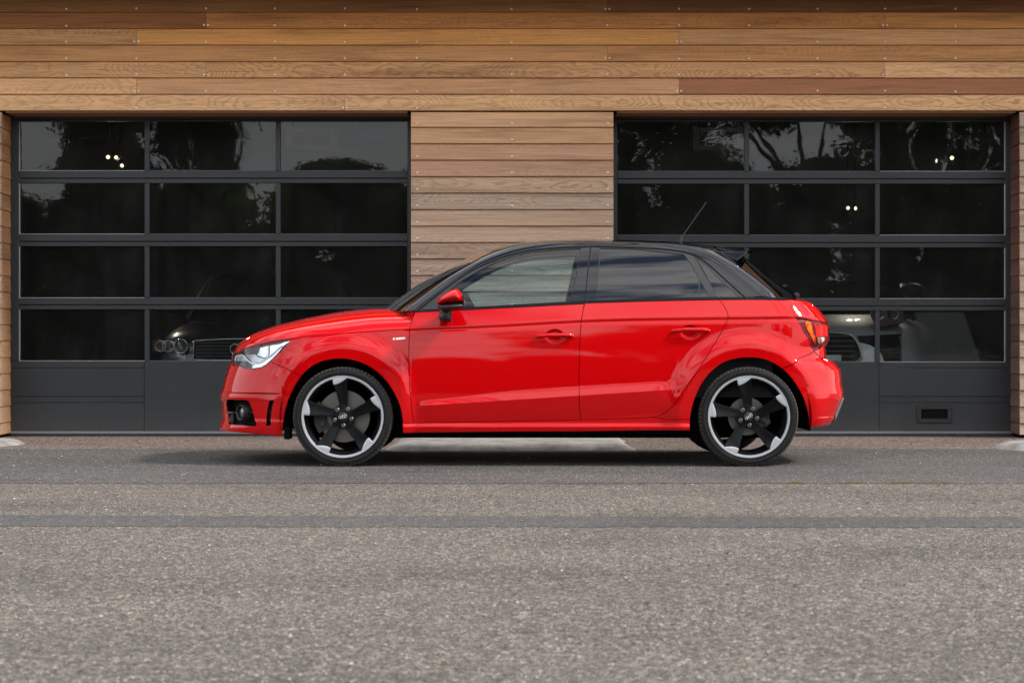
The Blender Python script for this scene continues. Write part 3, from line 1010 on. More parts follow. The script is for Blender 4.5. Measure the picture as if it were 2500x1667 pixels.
def _soft(zz, xx, s):
    g = np.linspace(zz[0] - .1, zz[-1] + .1, 900)
    v = np.interp(g, zz, xx)
    k = np.exp(-.5 * (np.arange(-40, 41) * (g[1] - g[0]) / s) ** 2); k /= k.sum()
    return g, np.convolve(np.pad(v, 40, 'edge'), k, 'valid')
_ng, _nv = _soft(_nz, _nx, .0035)
_tg, _tv = _soft(_tz, _tx, .0045)
def xnose(z): return np.interp(z, _ng, _nv)
def xtail(z): return np.interp(z, _tg, _tv)
LF, LR = 1.05, .86                          # length of the corner part of the s axis
S0, S1 = XF - LF, XR + LR                   # s of the centre line at nose and tail
def Pbelt(s, z):
    s = np.asarray(s, float); z = np.asarray(z, float)
    tf = np.clip((XF - s) / LF, 0, 1) * pi / 2
    tr = np.clip((s - XR) / LR, 0, 1) * pi / 2
    X = np.where(s < XF, XF - (XF - xnose(z)) * np.sin(tf) ** (2 / NF), np.where(s > XR, XR + (xtail(z) - XR) * np.sin(tr) ** (2 / NR), s))
    k = np.where(s < XF, np.maximum(np.cos(tf), 0) ** (2 / NF), np.where(s > XR, np.maximum(np.cos(tr), 0) ** (2 / NR), 1.))
    return np.stack([X, -Wf(X, z) * k, z], -1)
def s_of(x, z):
    if x < XF:
        t = min(.9995, (XF - x) / (XF - xnose(z)))
        return XF - LF * math.asin(max(0, t) ** (NF / 2)) / (pi / 2)
    if x > XR:
        t = min(.9995, (x - XR) / (xtail(z) - XR))
        return XR + LR * math.asin(max(0, t) ** (NR / 2)) / (pi / 2)
    return x
def belt(q):
    """picture outline -> (s, z) on the lower body"""
    out = []
    for (u, v) in q:
        y = -.8
        for _ in range(40):
            p = at(u, v, y)
            s = s_of(p[0], p[2])
            y += .6 * (float(Pbelt(s, p[2])[1]) - y)
        out.append((s, p[2]))
    return out
# the glasshouse: leaning and slightly curved sides
def Gy(x, z):
    zb = ZB(x)
    h = np.maximum(z - zb, -.06)
    w = Wf(np.clip(x, -.95, 1.9), zb) - .012 - .05 * np.clip((x - 1.0) / .9, 0, 1.2) ** 2 - .02 * np.clip((-.1 - x) / .7, 0, 1.2) ** 2
    return -(w - .33 * h - .30 * h * np.abs(h))
def Pgreen(x, z):
    x = np.asarray(x, float); z = np.asarray(z, float)
    return np.stack([x, Gy(x, z), z], -1)
def green(q):
    out = []
    for (u, v) in q:
        y = -.7
        for _ in range(40):
            p = at(u, v, y)
            y += .7 * (float(Gy(p[0], p[2])) - y)
        out.append((p[0], p[2]))
    return out
def nrm(P, s, z, lo=-9., hi=9.):
    e = 1e-3
    a = P(np.clip(s + e, lo, hi), z) - P(np.clip(s - e, lo, hi), z)
    b = P(s, z + e) - P(s, z - e)
    n = np.cross(a, b)
    return n / (np.linalg.norm(n, axis=-1)[..., None] + 1e-12)

def panel(name, m, P, outer, holes=(), parent=None, off=0., rim=.018, ds=.015, dz=.0075, gap=.002, zrow=None, side='both', rng=(-9., 9.), hgap=None, step=.012, follow=(), fine=()):
    """a piece of sheet laid on surface P; side: 'near' one object, 'both' near and far objects, 'whole' one object across the car"""
    outer = dedupe(outer)
    if area(outer) < 0: outer = outer[::-1]
    outer = densify(outer, step)
    no = outward(outer)
    keep = (outer[:, 0] > rng[0] + 1e-5) & (outer[:, 0] < rng[1] - 1e-5)
    outer = outer - no * gap * keep[:, None]
    hs = []
    for h in holes:
        h = dedupe(h)
        if area(h) < 0: h = h[::-1]
        h = densify(h, step)
        hs.append(h + outward(h) * (hgap or 0.))
    lo, hi = outer.min(0), outer.max(0)
    ss = np.arange(lo[0] + ds * .5, hi[0], ds)
    rows = np.arange(-80, 160) * dz
    g = []
    for s in ss:
        z0 = float(zrow(s)) if zrow else lo[1]
        z = z0 + rows
        ex = np.array([f(s) for f in follow])
        if len(ex):
            z = z[np.abs(z[:, None] - ex[None]).min(1) > .0035]
            z = np.sort(np.r_[z, ex])
        for (s_, z_, rs, rz, st) in fine:
            if abs(s - s_) < rs: z = z[abs(z - z_) > rz]
        z = z[(z > lo[1]) & (z < hi[1])]
        g.append(np.stack([np.full(len(z), s), z], 1))
    for (s_, z_, rs, rz, st) in fine:
        g.append(np.stack(np.meshgrid(np.arange(s_ - rs, s_ + rs, st), np.arange(z_ - rz, z_ + rz, st)), -1).reshape(-1, 2))
    g = np.concatenate(g) if g else np.zeros((0, 2))
    if len(g):
        g = g[inside(g, outer)]
        for h in hs: g = g[~inside(g, h)]
        k = dist_to(g, outer) > .0045
        for h in hs: k &= dist_to(g, h) > .0045
        g = g[k]
    p2, T = triangulate(outer, hs, g)
    used = np.unique(T)
    mp = -np.ones(len(p2), int); mp[used] = np.arange(len(used))
    p2, T = p2[used], mp[T]
    # counter-clockwise
    a, b, c = p2[T[:, 0]], p2[T[:, 1]], p2[T[:, 2]]
    cr = (b[:, 0] - a[:, 0]) * (c[:, 1] - a[:, 1]) - (b[:, 1] - a[:, 1]) * (c[:, 0] - a[:, 0])
    T[cr < 0] = T[cr < 0][:, ::-1]
    n3 = nrm(P, p2[:, 0], p2[:, 1], *rng)
    v3 = P(p2[:, 0], p2[:, 1]) - n3 * off
    V, N, FS = [v3], [n3], [tuple(t) for t in T]
    if rim > 0:
        cnt = {}
        for t in T:
            for i in range(3):
                cnt[(t[i], t[(i + 1) % 3])] = 1
        bd = [e for e in cnt if (e[1], e[0]) not in cnt]
        o = len(v3); RV, RN = [], []
        inn = n3.copy(); inn[np.abs(inn[:, 1]) > .12, 0] = 0
        inn /= np.linalg.norm(inn, axis=1)[:, None]
        for (i, j) in bd:
            if side == 'whole' and (abs(p2[i, 0] - rng[0]) < 1e-4 and abs(p2[j, 0] - rng[0]) < 1e-4 or abs(p2[i, 0] - rng[1]) < 1e-4 and abs(p2[j, 0] - rng[1]) < 1e-4):
                continue
            e = v3[j] - v3[i]; e = e / (np.linalg.norm(e) + 1e-12)
            q = np.cross(e, n3[i]); q /= np.linalg.norm(q) + 1e-12
            RV += [v3[i], v3[j], v3[j] - inn[j] * rim, v3[i] - inn[i] * rim]
            RN += [(n3[i] + q), (n3[j] + q), q, q]
            FS.append((o + 1, o, o + 3, o + 2)); o += 4
        if RV:
            V.append(np.array(RV)); r = np.array(RN); N.append(r / (np.linalg.norm(r, axis=1)[:, None] + 1e-12))
    V = np.concatenate(V); N = np.concatenate(N)
    fl = np.array([1, -1, 1])
    def mk(V, N, FS):
        me = bpy.data.meshes.new(name)
        me.from_pydata(V.tolist(), [], FS)
        me.polygons.foreach_set('use_smooth', [True] * len(me.polygons))
        me.normals_split_custom_set_from_vertices(N.tolist())
        me.update()
        return link(name, me, m, parent)
    FM = [tuple(f[::-1]) for f in FS]
    if side == 'whole':
        k = len(V)
        return mk(np.concatenate([V, V * fl]), np.concatenate([N, N * fl]), FS + [tuple(i + k for i in f) for f in FM])
    o = mk(V, N, FS)
    if side == 'both':
        return o, mk(V * fl, N * fl, FM)
    return o
def grid(name, m, rows, parent=None, mirror=True, flip=False, both=False):
    """loft of equal-length rows of points; mirrored into one mesh, or into two objects when both"""
    A = np.array(rows)                      # (i, j, 3)
    ni, nj = A.shape[:2]
    V = A.reshape(-1, 3)
    FS = [(i * nj + j, i * nj + j + 1, (i + 1) * nj + j + 1, (i + 1) * nj + j) for i in range(ni - 1) for j in range(nj - 1)]
    if flip: FS = [f[::-1] for f in FS]
    FM = [f[::-1] for f in FS]
    M = V * np.array([1, -1, 1])
    if mirror and not both:
        me = mesh(name, np.concatenate([V, M]).tolist(), FS + [tuple(i + len(V) for i in f) for f in FM], True)
        bm = bmesh.new(); bm.from_mesh(me)
        bmesh.ops.remove_doubles(bm, verts=bm.verts[:], dist=1e-5)
        bm.to_mesh(me); bm.free()
        return link(name, me, m, parent)
    o = link(name, mesh(name, V.tolist(), FS, True), m, parent)
    if both:
        return o, link(name, mesh(name, M.tolist(), FM, True), m, parent)
    return o
def bez(p0, p1, p2, p3, n):
    t = np.linspace(0, 1, n)[:, None]
    return (1 - t) ** 3 * p0 + 3 * (1 - t) ** 2 * t * p1 + 3 * (1 - t) * t ** 2 * p2 + t ** 3 * p3
def coons(c0, c1_, d0, d1):
    """c0,c1_: (n,3) curves at b=0,1 along a; d0,d1: (m,3) curves at a=0,1 along b"""
    n, m = len(c0), len(d0)
    a = np.linspace(0, 1, n)[None, :, None]; b = np.linspace(0, 1, m)[:, None, None]
    a2 = a * a * (3 - 2 * a)
    L = (1 - b) * c0[None] + b * c1_[None]
    dl0 = d0 - ((1 - b[:, 0]) * d0[0] + b[:, 0] * d0[-1])
    dl1 = d1 - ((1 - b[:, 0]) * d1[0] + b[:, 0] * d1[-1])
    return L + (1 - a2) * dl0[:, None] + a2 * dl1[:, None]
# ---------------------------------------------------------------- the hatchback: parts
car = thing('hatchback', 'shiny red five-door hatchback with black roof and black five-spoke wheels', 'car')
HP = pi / 2
# shared lines
hood_shut = c1((225, 530), (300, 500), (400, 469), (500, 444), (600, 427), (690, 415), (760, 407), (900, 393), (1100, 376), (1300, 362), (1500, 350), (1635, 343))
door_f = c1((1635, 343), (1631, 400), (1628, 480), (1627, 600), (1631, 760), (1643, 900), (1660, 1060), (1666, 1090))
door_f_up = c1((1671, 208), (1655, 262), (1641, 310), (1635, 343))
arch_f = c1((620, 1192), (621, 1140), (625, 1090), (640, 990), (670, 890), (715, 795), (770, 712), (840, 645), (920, 602), (1000, 581), (1080, 575), (1160, 582), (1260, 612), (1340, 655), (1420, 725), (1480, 800), (1530, 890), (1562, 975), (1576, 1060), (1578, 1093))
arch_f = catmull(arch_f, 3)
sill_top = c1((1578, 1093), (1666, 1090)) + c2((700, 1541), (1200, 1534), (1690, 1526)) + c3((300, 1519), (500, 1514), (640, 1505)) + c4((100, 1138), (276, 1130))
arch_r = c4((276, 1130), (284, 1085), (300, 1010), (342, 900), (402, 800), (480, 722), (560, 672), (660, 646), (750, 640), (850, 651), (950, 690), (1040, 755), (1118, 850), (1175, 950), (1211, 1060), (1226, 1150), (1228, 1202))
arch_r = catmull(arch_r, 3)
gap_m = c2((1718, 602), (1711, 650), (1695, 740), (1686, 860), (1680, 1000), (1678, 1200), (1680, 1400), (1690, 1526))
gap_r = catmull(c3((1160, 573), (1185, 600), (1212, 642), (1229, 678), (1232, 712), (1215, 765), (1150, 880), (1040, 1060), (940, 1210), (850, 1340), (785, 1425), (725, 1476), (655, 1503), (640, 1505)), 3)
belt_f = c2((370, 664), (700, 650), (1100, 632), (1500, 612), (1718, 602))
belt_r = c3((90, 597), (500, 585), (800, 578), (1160, 573))
belt_q = c3((1160, 573), (1400, 571), (1710, 577))
gap_t = c3((1710, 577), (1738, 640), (1770, 715), (1830, 825), (1880, 908), (1920, 970))
seam_f = c1((520, 597), (640, 645), (770, 712))
seam_r = c4((1265, 595), (1140, 652), (1012, 712))
lamp_front = c1((225, 530), (216, 560), (212, 600), (216, 622), (232, 628), (280, 630), (304, 641), (325, 652), (380, 656), (430, 651), (480, 631), (520, 597))
lamp_back = c1((520, 597), (560, 560), (602, 520), (660, 460), (690, 416))
B = belt
bz = lambda s: float(ZS(s))
ZC = lambda s: .371 + (s + .57) * .0637
HH = lambda s: .030 + .028 * float(smooth01((s + .6) / .8))
FOL = [lambda s, d=d: ZC(s) + d for d in (-.012, -.005, -.001, .001, .006)] + [lambda s, k=k: ZC(s) + HH(s) * k for k in (.5, .8, 1.0, 1.15)]

def ptz(p): return p[-1][1]
E_ = B(hood_shut)
zc0 = .690
hood_edge = [(S0, zc0), (S0 + .10, zc0 + .0005), (S0 + .2, zc0 + .002), (S0 + .3, zc0 + .003)]
hood_edge = [q for q in hood_edge if q[0] < E_[0][0] - .03] + E_
# --- painted panels of the sides
fender = B(hood_shut[5:]) + B(door_f)[1:] + B(sill_top[:2])[::-1]
arch_fd = B(arch_f)
k_seam = int(np.argmin([abs(p[0] - seam_f[-1][0]) + abs(p[1] - seam_f[-1][1]) for p in arch_f]))
fender = B(hood_shut[5:]) + B(door_f)[1:] + arch_fd[k_seam:][::-1] + B(seam_f)[:-1][::-1] + B(lamp_back)[1:-1]
fen = panel('front_wing', RED, Pbelt, fender, parent=car, zrow=bz, rng=(S0, S1))
# bumper with air intake and slot
intake = catmull(c1((172, 903), (250, 901), (328, 902), (350, 915), (368, 950), (385, 1000), (400, 1060), (411, 1112), (300, 1102), (196, 1094), (186, 1050), (178, 980)), 2, True)
intake = B(intake)
slot = B(c1((520, 905), (552, 901), (541, 950), (530, 1010), (527, 1060), (527, 1111), (487, 1111), (490, 1050), (497, 990), (508, 930)))
# centre grille opening
grille_o = [(S0, .33), (S0 + .20, .33), (S0 + .235, .40), (S0 + .26, .55), (S0 + .245, .655), (S0 + .19, .672), (S0, .675)]
bot_f = c1((620, 1192), (520, 1184), (400, 1173), (250, 1160), (150, 1145))
Bb = B(bot_f)
bumper = B(seam_f)[::-1] + []
bumper = Bb[::-1] + arch_fd[:k_seam + 1] + B(seam_f)[:-1][::-1] + B(lamp_front)[:-1][::-1] + hood_edge[:len(hood_edge) - len(E_)][::-1] + grille_o[1:-1][::-1][:0] + [(S0, .675)] + grille_o[::-1][1:-1] + [(S0, .33), (S0, Bb[-1][1] - .004), (S0 + .2, Bb[-1][1] - .004)]
FB = [lambda s, z=z: z for z in (.4515, .449, .446, .443, .440, .437, .434, .287, .284, .281, .278, .275, .272)]
bmp = panel('front_bumper', RED, Pbelt, bumper, follow=FB, holes=[intake, slot], parent=car, rng=(S0, S1), side='whole', rim=.03)
panel('radiator_grille', PLASK, Pbelt, grille_o, parent=bmp, off=.020, rim=0, rng=(S0, S1), side='whole', gap=-.012)
for k in range(7):
    z = .36 + k * .045
    panel('grille_bar', CHROME if k == 6 else GLOSSK, Pbelt, [(S0, z), (S0 + .20, z), (S0 + .20, z + .008), (S0, z + .008)], parent=bmp, off=.006, rim=.012, rng=(S0, S1), side='whole', gap=0)
def grow(poly, d):
    p = densify(dedupe(poly), .02)
    if area(p) < 0: p = p[::-1]
    return p + outward(p) * d
panel('air_intake', VOID, Pbelt, grow(intake, .05), parent=bmp, off=.05, rim=0, rng=(S0, S1), gap=0)
panel('bumper_slot', PLASK, Pbelt, grow(slot, .010), parent=bmp, off=.028, rim=0, rng=(S0, S1), gap=0)
# fog lamps in the intakes, with the slim bars on either side
fs, fz = B(c1((300, 1002)))[0]
for sy in (1, -1):
    p = Pbelt(fs, fz); n = nrm(Pbelt, np.array(fs), np.array(fz), S0, S1)
    a = Vector((-.80, -.60, 0.)).normalized()
    c = Vector(p) + Vector((-.010, .004, 0))
    Q = Vector((0, -1, 0)).rotation_difference(a).to_matrix().to_4x4()
    Mx = Matrix.Translation(c) @ Q
    m_ = MB(); m_.lathe([(.0, .02), (.036, .02), (.036, .13), (.050, .13), (.0505, .0), (.047, -.008), (.040, -.004), (.037, .018)], 40, 'y')
    m_.xf(Mx)
    if sy < 0: m_.v = [(x, -y, z) for x, y, z in m_.v]
    o = m_.obj('fog_lamp', PLASK, bmp); soft(o.data, 40)
    m_ = MB(); m_.lathe([(.0, .004), (.015, .005), (.030, .009), (.0355, .016)], 32, 'y'); m_.xf(Mx)
    if sy < 0: m_.v = [(x, -y, z) for x, y, z in m_.v]
    o = m_.obj('fog_lamp_lens', mat('fog_lens', (.10, .10, .105), .08, coat=1.), bmp); soft(o.data, 60)
bar = B(c1((150, 996), (215, 996), (262, 997)))
panel('intake_bar', GLOSSK, Pbelt, [bar[0], bar[1], bar[2], (bar[2][0], bar[2][1] - .009), (bar[0][0], bar[0][1] - .009)], parent=bmp, off=.002, rim=.02, rng=(S0, S1), gap=0)
bar = B(c1((330, 994), (392, 994), (396, 1008), (334, 1008)))
panel('intake_bar', GLOSSK, Pbelt, bar, parent=bmp, off=.004, rim=.02, rng=(S0, S1), gap=0)
bar = B(c1((494, 1001), (530, 999), (530, 1006), (494, 1008)))
panel('slot_bar', GLOSSK, Pbelt, bar, parent=bmp, off=.006, rim=.02, rng=(S0, S1), gap=0)

# headlights: dark bowl, reflectors, white light guide, clear lens
lamp = B(lamp_front) + B(lamp_back)[1:] + E_[1:5][::-1]
hl, hr = panel('headlight', LAMPDK, Pbelt, lamp, parent=car, off=.020, rim=0, rng=(S0, S1), gap=-.002)
def h6(*q): return [(550 + x / 13.835, 810 + y / 13.835) for x, y in q]
def lampbit(name, m, q, off, rim=.008, cl=True):
    d = B(q)
    o = panel(name, m, Pbelt, d, off=off, rim=rim, rng=(S0, S1), gap=0, ds=.015, dz=.006, step=.008)
    for a, b in zip(o, (hl, hr)): a.parent = b
lampbit('reflector', LAMPIN, h6((1010, 770), (1120, 520), (1380, 450), (1390, 800), (1280, 860)), .016)
lampbit('reflector', LAMPIN, h6((1440, 480), (1790, 395), (1960, 330), (2160, 290), (1960, 450), (1830, 510), (1440, 800)), .014)
lampbit('reflector', SILVERP, h6((640, 745), (960, 745), (1080, 850), (1270, 890), (1130, 990), (870, 1030)), .013)
lampbit('reflector', LAMPIN, h6((870, 1100), (1110, 1070), (1290, 980), (1500, 850), (1850, 540), (1900, 520), (1560, 900), (1340, 1090), (1180, 1180), (850, 1230)), .010)
lampbit('reflector', SILVERP, h6((300, 840), (480, 800), (560, 820), (700, 960), (290, 970)), .012)
lampbit('light_guide', LEDW, h6((285, 950), (318, 800), (500, 752), (590, 772), (870, 1040), (1060, 1035), (1260, 935), (1480, 790), (1850, 480), (1970, 458), (1930, 508), (1860, 515), (1500, 830), (1280, 975), (1080, 1080), (860, 1085), (580, 812), (500, 782), (345, 830), (330, 955)), .006, .006)
lampbit('light_guide', LEDW, h6((1392, 470), (1445, 470), (1445, 650), (1392, 650)), .010)
lampbit('light_guide', LEDW, h6((1450, 470), (1560, 420), (1800, 385), (1700, 425), (1480, 470)), .012, .002)
lampbit('light_guide', LEDW, h6((1080, 845), (1290, 890), (1240, 930), (1130, 890)), .010, .002)
o = panel('headlight_lens', LENS, Pbelt, lamp, off=.001, rim=0, rng=(S0, S1), gap=.0025)
for a, b in zip(o, (hl, hr)): a.parent = b

# doors
fd = B(belt_f) + B(gap_m)[1:] + B(sill_top[1:5])[::-1][1:] + B(door_f)[::-1][1:] + B(door_f_up)[::-1][1:-1]
fdn, fdf = panel('front_door', RED, Pbelt, fd, parent=car, zrow=bz, follow=FOL, fine=[(.261, .793, .072, .054, .004)])
rd = B(belt_r) + B(gap_r)[1:] + B(sill_top[5:7])[::-1] + B(gap_m)[::-1][:-1]
rdn, rdf = panel('rear_door', RED, Pbelt, rd, parent=car, zrow=bz, follow=FOL, fine=[(1.0865, .818, .072, .054, .004)])
quarter = B(belt_q) + B(gap_t)[1:] + B(seam_r)[1:]
arch_rd = B(arch_r)
k_r = int(np.argmin([abs(p[0] - seam_r[-1][0]) + abs(p[1] - seam_r[-1][1]) for p in arch_r]))
quarter = B(belt_q) + B(gap_t)[1:-1] + B(seam_r)[:-1] + arch_rd[:k_r + 1][::-1] + B(sill_top[8:9]) + B(gap_r)[::-1][1:-1]
panel('rear_wing', RED, Pbelt, quarter, parent=car, zrow=bz, rng=(S0, S1))
sill_bot = c4((276, 1220),) + c3((500, 1612), (50, 1618)) + c2((1200, 1618), (700, 1622)) + c1((1580, 1170))
panel('side_sill', RED, Pbelt, B(sill_top) + B(sill_bot), parent=car, rim=.03)

# rear bumper, tailgate, rear lamps
lz = .655
bot_r = c4((1228, 1202), (1300, 1192), (1390, 1178))
Br = B(bot_r)
ledge = B(c4((1330, 655)))[0]
rb = arch_rd[k_r:] + Br[1:] + [(S1 - .2, Br[-1][1]), (S1, Br[-1][1]), (S1, .5), (S1, lz), (S1 - .25, lz), (ledge[0], lz)] + [B(seam_r)[0]] + B(seam_r)[1:-1]
rbo = panel('rear_bumper', RED, Pbelt, rb, parent=car, rng=(S0, S1), side='whole')
dq = B(c4((1398, 1172), (1430, 1105), (1486, 972)))
panel('diffuser', GREYP, Pbelt, dq + [(S1, dq[2][1]), (S1, dq[0][1])], parent=rbo, off=-.005, rim=.008, rng=(S0, S1), side='whole', gap=0)
tl_top = c4((1118, 320), (1200, 331), (1270, 345), (1350, 357))
tl_bot = c4((1345, 545), (1310, 570), (1272, 585), (1265, 593))
sT = B(tl_top); sB = B(tl_bot)
sE = S1 - .17
tl_gap = B(c4((1265, 593), (1225, 535), (1173, 445), (1118, 320)))
zt_ = sT[-1][1] - .006; zb_ = sB[0][1] + .02
tailgate = [(S1, 1.026), (S1, lz + .004), (S1 - .25, lz + .004), (ledge[0], lz + .004)] + sB[::-1] + [(sE - .04, zb_), (sE, zb_ + .03), (sE, zt_ - .02), (sE - .04, zt_)] + sT[::-1] + B(gap_t)[:3][::-1] + [(B(gap_t)[0][0] + .05, 1.016), (B(gap_t)[0][0] + .2, 1.022), (S1 - .3, 1.026)]
tgo = panel('tailgate', RED, Pbelt, tailgate, parent=car, rng=(S0, S1), side='whole')
tail = sT + [(sE - .04, zt_), (sE, zt_ - .02), (sE, zb_ + .03), (sE - .04, zb_)] + sB + tl_gap[1:-1]
tln, tlf = panel('tail_light', TAILD, Pbelt, tail, parent=car, off=.012, rim=0, rng=(S0, S1), gap=-.002)
def h4(*q): return [(1920 + x / 11.2, 760 + y / 11.2) for x, y in q]
def tailbit(name, m, d, off, rim=.006):
    o = panel(name, m, Pbelt, d, off=off, rim=rim, rng=(S0, S1), gap=0, ds=.015, dz=.006, step=.008)
    for a, b in zip(o, (tln, tlf)): a.parent = b
tailbit('indicator', TAILO, B(h4((540, 320), (600, 300), (690, 350), (720, 500), (760, 640), (825, 850), (800, 950), (750, 860), (650, 640), (545, 440))), .007)
q1 = B(h4((770, 365), (930, 385), (1080, 410))); q2 = B(h4((1080, 730), (830, 720)))
tailbit('brake_lamp', TAILR, q1 + [(sE - .01, q1[-1][1]), (sE - .01, q2[0][1])] + q2, .007)
q1 = B(h4((965, 750), (1065, 760), (1060, 860), (985, 925)))
tailbit('reversing_lamp', TAILW, q1, .006)
tailbit('reversing_lamp', mat('lamp_amber_grey', (.35, .16, .07), .3), B(h4((870, 748), (955, 752), (960, 930), (910, 950), (880, 880))), .007)
o = panel('tail_light_lens', TLENS, Pbelt, tail, off=.000, rim=0, rng=(S0, S1), gap=.002)
for a, b in zip(o, (tln, tlf)): a.parent = b
# four-ring emblem and number plate on the tailgate
xt = float(xtail(.70))
def rings(name, m, parent, M, r=.012, tube=.0022, both=None):
    m_ = MB()
    for k in range(4):
        cx = (k - 1.5) * r * 1.5
        pts = [(cx + r * cos(2 * pi * i / 28), (k % 2) * tube * .3, r * sin(2 * pi * i / 28)) for i in range(28)]
        m_.tube(pts, tube, 6, True)
    m_.xf(M)
    return m_.obj(name, m, parent, True)
rings('emblem', CHROME, tgo, Matrix.Translation((float(xtail(.80)) + .006, 0, .80)) @ Matrix.Rotation(HP, 4, 'Z'), .040, .005)
m_ = MB(); m_.bbox(xt - .004, xt + .003, -.26, .26, .672, .762, .002)
m_.obj('number_plate', mat('plate_white', (.75, .75, .72), .3), tgo)

# bonnet: from the shut line over the crest to the middle
Zcrest_q = [at(u, v, -.16) for u, v in c1((232, 508), (250, 482), (300, 431), (350, 393), (420, 358), (500, 328), (600, 297), (700, 272), (800, 248), (900, 228), (1000, 208), (1100, 193), (1200, 181), (1280, 174), (1360, 172), (1440, 172))]
hxs = [float(xnose(zc0)) - .001] + [p[0] for p in Zcrest_q[1:]]
hzs = [zc0 + .004] + [p[2] for p in Zcrest_q[1:]]
hd = [(s, z + .0035 * smooth01((s + 2.0) / .2)) for s, z in hood_edge]
hd = resample(catmull(hd, 5), 130)
P0 = Pbelt(hd[:, 0], hd[:, 1])
rows = []
x0, x1 = P0[0, 0], P0[-1, 0]
for i in range(len(P0)):
    p0 = P0[i]
    t = (p0[0] - x0) / (x1 - x0)
    xc = p0[0] - .205 * max(0, t) ** 1.7
    zc = float(np.interp(xc, hxs, hzs)) if i else p0[2]
    hgt = max(zc - p0[2], 0)
    s_, z_ = hd[i]
    T = Pbelt(np.array(s_), np.array(z_ + .02)) - p0
    T = T / (np.linalg.norm(T) + 1e-9)
    k = hgt * .80 / max(T[2], .3)
    p1 = p0 + T * k
    # bulge a little inwards where it turns over
    p2 = np.array([p0[0] * .5 + xc * .5, p0[1] * .62, zc - .004 * min(1, hgt / .05)])
    p3 = np.array([xc, 0, zc])
    rows.append(bez(p0, p1, p2, p3, 36))
up = Pbelt(*np.array(resample(B(door_f_up)[::-1], 12)).T)
for k in range(1, 12):
    p0 = up[k]; f = k / 11
    xc = rows[129][-1][0] - .012 * f
    zc = float(np.interp(xc, hxs, hzs))
    T = up[min(k + 1, 11)] - up[k - 1]; T /= np.linalg.norm(T)
    hgt = max(zc - p0[2], 0)
    p1 = p0 + T * hgt * .8 + np.array([-.02, .10, .0]) * f
    p2 = np.array([p0[0] * (.5 - .3 * f) + xc * (.5 + .3 * f), p0[1] * .62, zc - .004])
    rows.append(bez(p0, p1, p2, np.array([xc, 0, zc]), 36))
hood_end = np.array(rows[-1])
grid('bonnet', RED, rows, car)
m_ = MB()
edge = [tuple(p) for p in P0[2:]]
# inner return of the bonnet edge so that the shut line reads as a gap
rw = [[p, p + np.array([0, .0, -.012]) + np.array([0, .012, 0]) * (1 if abs(p[1]) > .1 else 0)] for p in P0]
grid('bonnet_edge', RED, rw, car)

# ---- glasshouse
f_line = c2((372, 660), (398, 640), (560, 510), (700, 405), (850, 312), (1000, 248), (1130, 203), (1300, 168), (1500, 149), (1770, 140)) + c3((330, 143), (500, 149), (700, 160), (860, 180), (950, 205), (1010, 234), (1100, 303), (1200, 392), (1300, 483), (1400, 569))
Fd = np.array(catmull(green(f_line), 4))
Fl = lambda n, a=0., b=1.: resample(Fd[int(a * (len(Fd) - 1)):int(b * (len(Fd) - 1)) + 1], n)
iA = 5 * 4                                    # index of the windscreen header on the frame line
iO = 13 * 4                                   # index where the rear pillar begins
Fp = Pgreen(Fd[:, 0], Fd[:, 1])
crest_q = [at(u, v, -.20) for u, v in c2((880, 187), (1000, 151), (1100, 126), (1200, 109), (1400, 91), (1600, 83), (1800, 81)) + c3((200, 84), (500, 90), (700, 97), (830, 103), (950, 115), (1050, 128), (1200, 148))]
cr = np.array(catmull(crest_q, 5))
crx, crz = cr[:, 0], cr[:, 2]
Zr = lambda x: float(np.interp(x, crx, crz))
# ditch line R between side rail and roof skin: from the windscreen corner to the spoiler corner
Aend = at(*c2((985, 185))[0], -.545)
Oend = at(*c3((1150, 180))[0], -.520)
nR = iO - iA + 1
R_ = []
for k in range(nR):
    t = k / (nR - 1)
    x = Fp[iA + k][0]
    xr = Aend[0] + (Oend[0] - Aend[0]) * ((x - Fp[iA][0]) / (Fp[iO][0] - Fp[iA][0]))
    y = -.545 - .025 * sin(pi * t) * 1.0 + .025 * t
    R_.append([xr, y, 0])
R_ = np.array(R_)
dA, dO = Zr(Aend[0]) - Aend[2], Zr(Oend[0]) - Oend[2]
for k in range(nR):
    t = k / (nR - 1)
    d = dA * (1 - smooth01(t / .35)) + dO * smooth01((t - .6) / .4) + .034 * smooth01(t / .35) * (1 - smooth01((t - .6) / .4))
    R_[k, 2] = Zr(R_[k, 0]) - d
